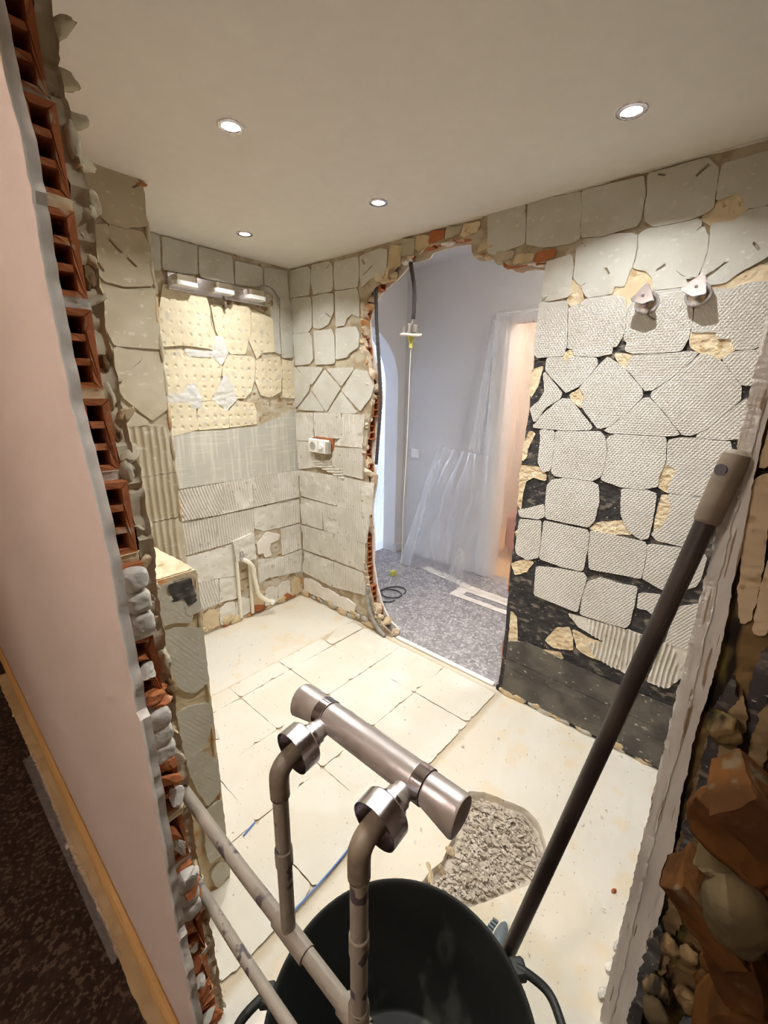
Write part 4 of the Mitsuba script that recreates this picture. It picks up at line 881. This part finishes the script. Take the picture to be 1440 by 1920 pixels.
# ------------------------------------------------------------------ rubber tub
cx, cy = 2.034, -1.375
t = thing('rubber_tub', 'large black rubber builder tub standing under the mixer', 'tub')
R, zt = .246, .325
prof = [(0, .004), (.165, .004), (.175, .012), (.212, .16), (R - .006, zt - .012), (R - .002, zt - .002), (R + .001, zt), (R + .005, zt - .002), (R + .006, zt - .012), (R + .001, zt - .018), (.218, .16), (.181, .004), (.176, 0), (0, 0)]
part(t, 'bowl', lathe(prof, (cx, cy, .001), (0, 0, 1), 96), 'black_rubber', 40)
for a in (math.radians(46), math.radians(226)):
    d = np.array([math.cos(a), math.sin(a), 0]); s = np.array([-math.sin(a), math.cos(a), 0]); c = np.array([cx, cy, 0])
    P = [c + d*(R - .005) + s*.075 + [0, 0, zt - .015], c + d*(R + .012) + s*.066 + [0, 0, zt - .008], c + d*(R + .05) + s*.035 + [0, 0, zt - .012], c + d*(R + .058) + [0, 0, zt - .014], c + d*(R + .05) - s*.035 + [0, 0, zt - .012], c + d*(R + .012) - s*.066 + [0, 0, zt - .008], c + d*(R - .005) - s*.075 + [0, 0, zt - .015]]
    hd = part(t, 'handle', tube(P, .0085, 12), 'black_rubber', True)
    for sg in (1, -1):
        part(hd, 'lug', chamfer_box(-np.array([.016, .018, .012]), np.array([.016, .018, .012]), .005).apply_transform(trimesh.transformations.rotation_matrix(a, [0, 0, 1])).apply_translation(c + d*(R + .006) + s*sg*.070 + [0, 0, zt - .014]), 'black_rubber', 40)

# ------------------------------------------------------------------ pole leaning on the right wall
t = thing('pole', 'dark pole with beige grip leaning between tub and right wall', 'pole')
A, B = np.array([2.0825, -1.128, .018]), np.array([2.294, -.945, 1.305])
d = (B - A)/np.linalg.norm(B - A)
part(t, 'shaft', tube([A, B], .0152, 24, False), 'black_pole', True)
G = B - d*.005
part(t, 'grip', tube([G - d*.045, G - d*.04, G + d*.050, G + d*.066, G + d*.073], [.0165, .0185, .0195, .0180, .009], 28, False), 'taupe_grip', 40, label='beige plastic grip')
part(t, 'hang_hole', lathe([(0, .0005), (.009, .0005), (.009, -.003)], G + d*.040 + np.array([-.0105, -.0165, .003]), (-.5, -.85, .1), 20), 'dark_cable')

# ------------------------------------------------------------------ small things on the floor
t = thing('shoe', 'grey rubber clog toe with pale rim lying behind the tub', 'shoe')
def ellip(c, r, rot, n=3): 
    m = trimesh.creation.icosphere(subdivisions=n); v = np.array(m.vertices)*r; R = trimesh.transformations.euler_matrix(0, 0, rot)[:3, :3]; return tm(v@R.T + c, m.faces)
part(t, 'sole', ellip(np.array([2.053, -.960, .014]), np.array([.0235, .064, .014]), .12), 'shoe_rim', True, label='pale rim')
part(t, 'upper', ellip(np.array([2.053, -.964, .022]), np.array([.0185, .056, .016]), .12), 'shoe_grey', True)
t = thing('rasp_strip', 'small dark toothed strip lying between tub and pale-rimmed shoe', 'tool')
part(t, 'teeth', join([chamfer_box((2.000 + .0016*k, -1.005 + .0105*k, .001), (2.026 + .0004*k, -.997 + .0105*k, .014), .002) for k in range(9)]), 'shoe_grey')
t = thing('blue_wire', 'thin blue wire lying on the floor behind the mixer pipes', 'wire')
part(t, 'wire', tube([(1.578, -1.33, .010), (1.577, -1.276, .010), (1.577, -1.185, .011), (1.572, -1.091, .010), (1.567, -1.04, .010)], .003, 8), 'blue_wire', True)
t = thing('blue_scrap', 'short blue scrap on the floor beside the broken brick edge', 'scrap')
part(t, 'strip', tube([(1.277, -1.262, .010), (1.272, -1.24, .012), (1.265, -1.212, .010)], .0035, 6), 'blue_wire', True)
t = thing('brick_chip', 'small red brick chip lying alone on the bare screed right of the pole', 'brick chip')
part(t, 'chip', lump((2.252, -.605, .005), (.0095, .006, .005), 81, 2, .3, ang=True), 'brick_red')
t = thing('tile_shard', 'grey pointed tile shard sticking out beside the wall stub', 'tile shard')
part(t, 'shard', pad(Frame((0, 0, .004), (1, 0, 0), (0, 1, 0)), [(.735, -1.13), (.80, -1.135), (.83, -1.105), (.77, -1.09)], .008, .01, base=0, rnd=.001, seed=3), 'mortar_grey')
for q, (x, y) in enumerate(rng.uniform((1.83, -.94), (2.05, -.60), (46, 2))):
    if not pit.buffer(-.022).contains(Point(x, y)): continue
    s = rng.uniform(.007, .014)
    k = thing('rubble_stone', 'broken plaster chip lying in the hollow of the floor', 'rubble', 'rubble chips in the floor hollow')
    part(k, 'stone', lump((x, y, -.012 + s*.3), (s*1.3, s*.9, s*.5), 900 + q, 1, .4, ang=True), 'rubble')
chips = []
for q in range(2200):
    x, y = rng.uniform((1.77, -.99), (2.07, -.54))
    if not pit.buffer(-.012).contains(Point(x, y)): continue
    s = rng.uniform(.0018, .0058); r = np.random.default_rng(q)
    chips.append(trimesh.convex.convex_hull(r.normal(size=(8, 3))*[s*1.2, s*.8, s*.5] + [x, y, -.020 + .012*rng.uniform()]))
put(thing('gravel', 'fine crushed plaster filling the hollow in the floor', 'gravel', kind='stuff'), join(chips), 'rubble')
dust = []
for q in range(260):
    x, y = rng.uniform((.1, -1.45), (2.25, -.03))
    if pit.contains(Point(x, y)) or math.hypot(x - 2.034, y + 1.375) < .27: continue
    s = rng.uniform(.0012, .0034); r = np.random.default_rng(5000 + q)
    dust.append(trimesh.convex.convex_hull(r.normal(size=(7, 3))*[s, s*.7, s*.5] + [x, y, .008]))
put(thing('grit', 'dark crumbs scattered over the cream floor', 'grit', kind='stuff'), join(dust), 'rubble')

# ------------------------------------------------------------------ doorway: threshold, conduits, hanging ceiling rose
t = thing('threshold_strip', 'white metal strip along the foot of the broken opening', 'threshold')
part(t, 'strip', chamfer_box((.885, .006, .000), (1.535, .034, .014), .004), 'white_plastic')
t = thing('conduit', 'black corrugated cable tube running up the left side of the opening', 'conduit')
P = smooth_path([(.690, .012, 1.975), (.692, .014, 1.88), (.695, .016, 1.786), (.712, .018, 1.60), (.727, .018, 1.41), (.715, .016, 1.2), (.702, .016, 1.05)], 24)
part(t, 'tube', tube(P, .0095 + .0009*np.sin(np.arange(len(P))*2.0), 12, False), 'dark_cable', True)
t = thing('conduit', 'grey conduit curving out of the wall foot left of the opening', 'conduit')
P = smooth_path([(.665, -.012, .28), (.672, -.014, .20), (.700, -.018, .115), (.755, -.022, .045), (.83, -.03, .012)], 16)
part(t, 'tube', tube(P, .0125 + .0008*np.sin(np.arange(len(P))*2.0), 12, False), 'grey_conduit', True)
t = thing('hanging_socket', 'square white outlet plate dangling from a dark cable in the opening', 'outlet')
part(t, 'cable', tube([(.873, .045, 2.10), (.895, .042, 2.03), (.918, .04, 1.94), (.921, .04, 1.85), (.917, .04, 1.80)], .0105, 10), 'dark_cable', True)
part(t, 'bare_lead', tube([(.917, .04, 1.81), (.912, .04, 1.785), (.902, .04, 1.765)], .003, 6), 'pale_cord', True)
pl = part(t, 'plate', chamfer_box((-.050, -.042, -.006), (.050, .042, .006), .004).apply_transform(trimesh.transformations.euler_matrix(.18, .07, .5)).apply_translation((.906, .04, 1.728)), 'ivory_plastic', 30)
for q, (x, y) in enumerate([(-.040, .0), (.0, .02), (.035, -.01), (.012, -.025)]):
    part(pl, 'terminal', chamfer_box((.906 + x - .009, .04 + y - .008, 1.734), (.906 + x + .009, .04 + y + .008, 1.770 + .006*(q % 2)), .002), 'grey_conduit')
part(t, 'cable_gland', lathe([(0, 0), (.017, 0), (.014, -.018), (.009, -.03), (.009, -.058), (0, -.058)][::-1], (.908, .04, 1.722), (0, 0, 1), 20), 'lime_plastic', 40)
t = thing('cord', 'thin pale cord hanging from the outlet plate to the hall floor', 'cord')
part(t, 'cord', tube([(.908, .04, 1.668), (.905, .04, 1.45), (.895, .05, 1.2), (.875, .06, .8), (.80, .15, .45), (.60, .35, .16), (.40, .52, .02), (.30, .66, .01)], .0024, 6), 'pale_cord', True)
part(t, 'plug', chamfer_box((.262, .68, .003), (.30, .73, .05), .008), 'lime_plastic', 30)
t = thing('black_cable', 'black cable coil lying on the grey felt by the opening', 'cable')
w = np.linspace(0, 4*math.pi, 60)
part(t, 'coil', tube(np.stack([.47 + .085*np.cos(w) + .010*w/6, .50 + .085*np.sin(w) - .01*w, .008 + .004*np.sin(w*1.5) + .002*w/6], -1), .0045, 8, False), 'dark_cable', True)
t = thing('light_switch', 'square white light switch on the grey hall wall', 'switch')
part(t, 'plate', chamfer_box((.040, 1.208, .898), (.124, 1.220, .976), .003), 'white_plastic'); part(t, 'rocker', chamfer_box((.054, 1.204, .911), (.110, 1.210, .963), .002), 'white_plastic')

# ------------------------------------------------------------------ plastic film and tape
def film(name, label, P, nu, nv, amp, mat, fold=26, seed=0, gather=0.0):
    """A hung sheet over the corners P (lower left, lower right, upper right, upper left), with folds running down from the top."""
    u, v = np.meshgrid(np.linspace(0, 1, nu), np.linspace(0, 1, nv))
    P = np.array(P, float)
    X = ((1-u)*(1-v))[..., None]*P[0] + (u*(1-v))[..., None]*P[1] + (u*v)[..., None]*P[2] + ((1-u)*v)[..., None]*P[3]
    n = np.cross(P[1] - P[0], P[3] - P[0]); n /= np.linalg.norm(n)
    w = fold*(u + .25*v*(u - .5)) + 2.0*meshkit.fbm(np.stack([u*3, v*2, u*0 + seed], -1), 3, seed)
    hgt = amp*(np.abs(np.sin(w*math.pi))**.6 - .6) + amp*1.5*(meshkit.fbm(np.stack([u*7, v*5, u*0 + seed], -1), 4, seed + 1) - .5)
    X = X + hgt[..., None]*n
    i = np.arange(nu*nv).reshape(nv, nu); q = np.stack([i[:-1, :-1], i[:-1, 1:], i[1:, 1:], i[1:, :-1]], -1).reshape(-1, 4)
    m = tm(X.reshape(-1, 3), np.vstack([q[:, [0, 1, 2]], q[:, [0, 2, 3]]]))
    t = thing('plastic_film', label, 'plastic film'); part(t, 'sheet', m, mat, True); return t
film('f', 'clear plastic film taped over the doorway in the hall wall', [(.70, 1.165, .03), (1.34, 1.165, .01), (1.34, 1.185, 1.98), (.80, 1.185, 1.98)], 90, 110, .006, 'film', 3, 3)
film('f', 'clear plastic film draped low across the grey hall wall', [(.20, .99, .01), (.86, .95, .01), (.86, 1.10, 1.0), (.42, 1.14, 1.03)], 80, 90, .012, 'film', 3.4, 5)
film('f', 'gathered shining fold of film hanging on the left of the draped sheet', [(.15, .945, .01), (.28, .93, .01), (.43, 1.085, 1.03), (.40, 1.095, 1.03)], 40, 90, .022, 'film_fold', 7, 7)
film('f', 'gathered film fold down the left side of the door frame', [(.66, 1.13, 1.02), (.76, 1.12, 1.02), (.78, 1.17, 1.95), (.755, 1.17, 1.95)], 26, 80, .012, 'film_fold', 4, 8)
film('f', 'crumpled film bundle at the foot of the doorway', [(.66, .885, .01), (.82, .87, .01), (.79, .96, .27), (.73, .97, .29)], 40, 40, .03, 'film', 6, 9)
film('f', 'bluish film hanging inside the arched doorway', [(-.34, .30, .01), (-.34, 1.28, .01), (-.30, 1.26, 1.86), (-.30, .36, 1.86)], 70, 60, .03, 'film_fold', 9, 10)
t = thing('tape_strip', 'pale paper tape along the foot of the draped film', 'tape')
part(t, 'tape', pad(Frame((0, 0, .003), (1, 0, 0), (0, 1, 0)), [(.36, .985), (.62, .945), (.84, .905), (1.20, .905), (1.20, .955), (.86, .965), (.62, 1.02), (.38, 1.05)], .004, .012, h=rough_h(.003, 22, 17), base=0, rnd=.002, wob=.003), 'white_tape', 40)
t = thing('tape_strip', 'taped frame on the felt in front of the film doorway', 'tape')
part(t, 'tape', pad(Frame((0, 0, .003), (1, 0, 0), (0, 1, 0)), box(.80, .74, 1.5, .90).difference(box(.88, .79, 1.5, .86)), .003, .02, base=0, rnd=.002, wob=.004), 'white_tape', 40)
t = thing('tape_strip', 'brown tape on the dark felt along the wooden baseboard', 'tape')
part(t, 'tape', pad(Frame((0, 0, .0015), (1, 0, 0), (0, 1, 0)), [(-.4, -1.624), (1.62, -1.624), (1.62, -1.645), (1.40, -1.652), (1.2, -1.648), (.95, -1.655), (.5, -1.652), (-.4, -1.66)], .003, .014, h=rough_h(.002, 30, 19), base=0, rnd=.001, wob=.003), 'brown_tape', 40)
film('f', 'torn film edge lying on the dark felt beside the baseboard', [(.35, -1.685, .004), (1.32, -1.668, .004), (1.32, -1.645, .010), (.35, -1.648, .012)], 160, 10, .009, 'film', 34, 12)
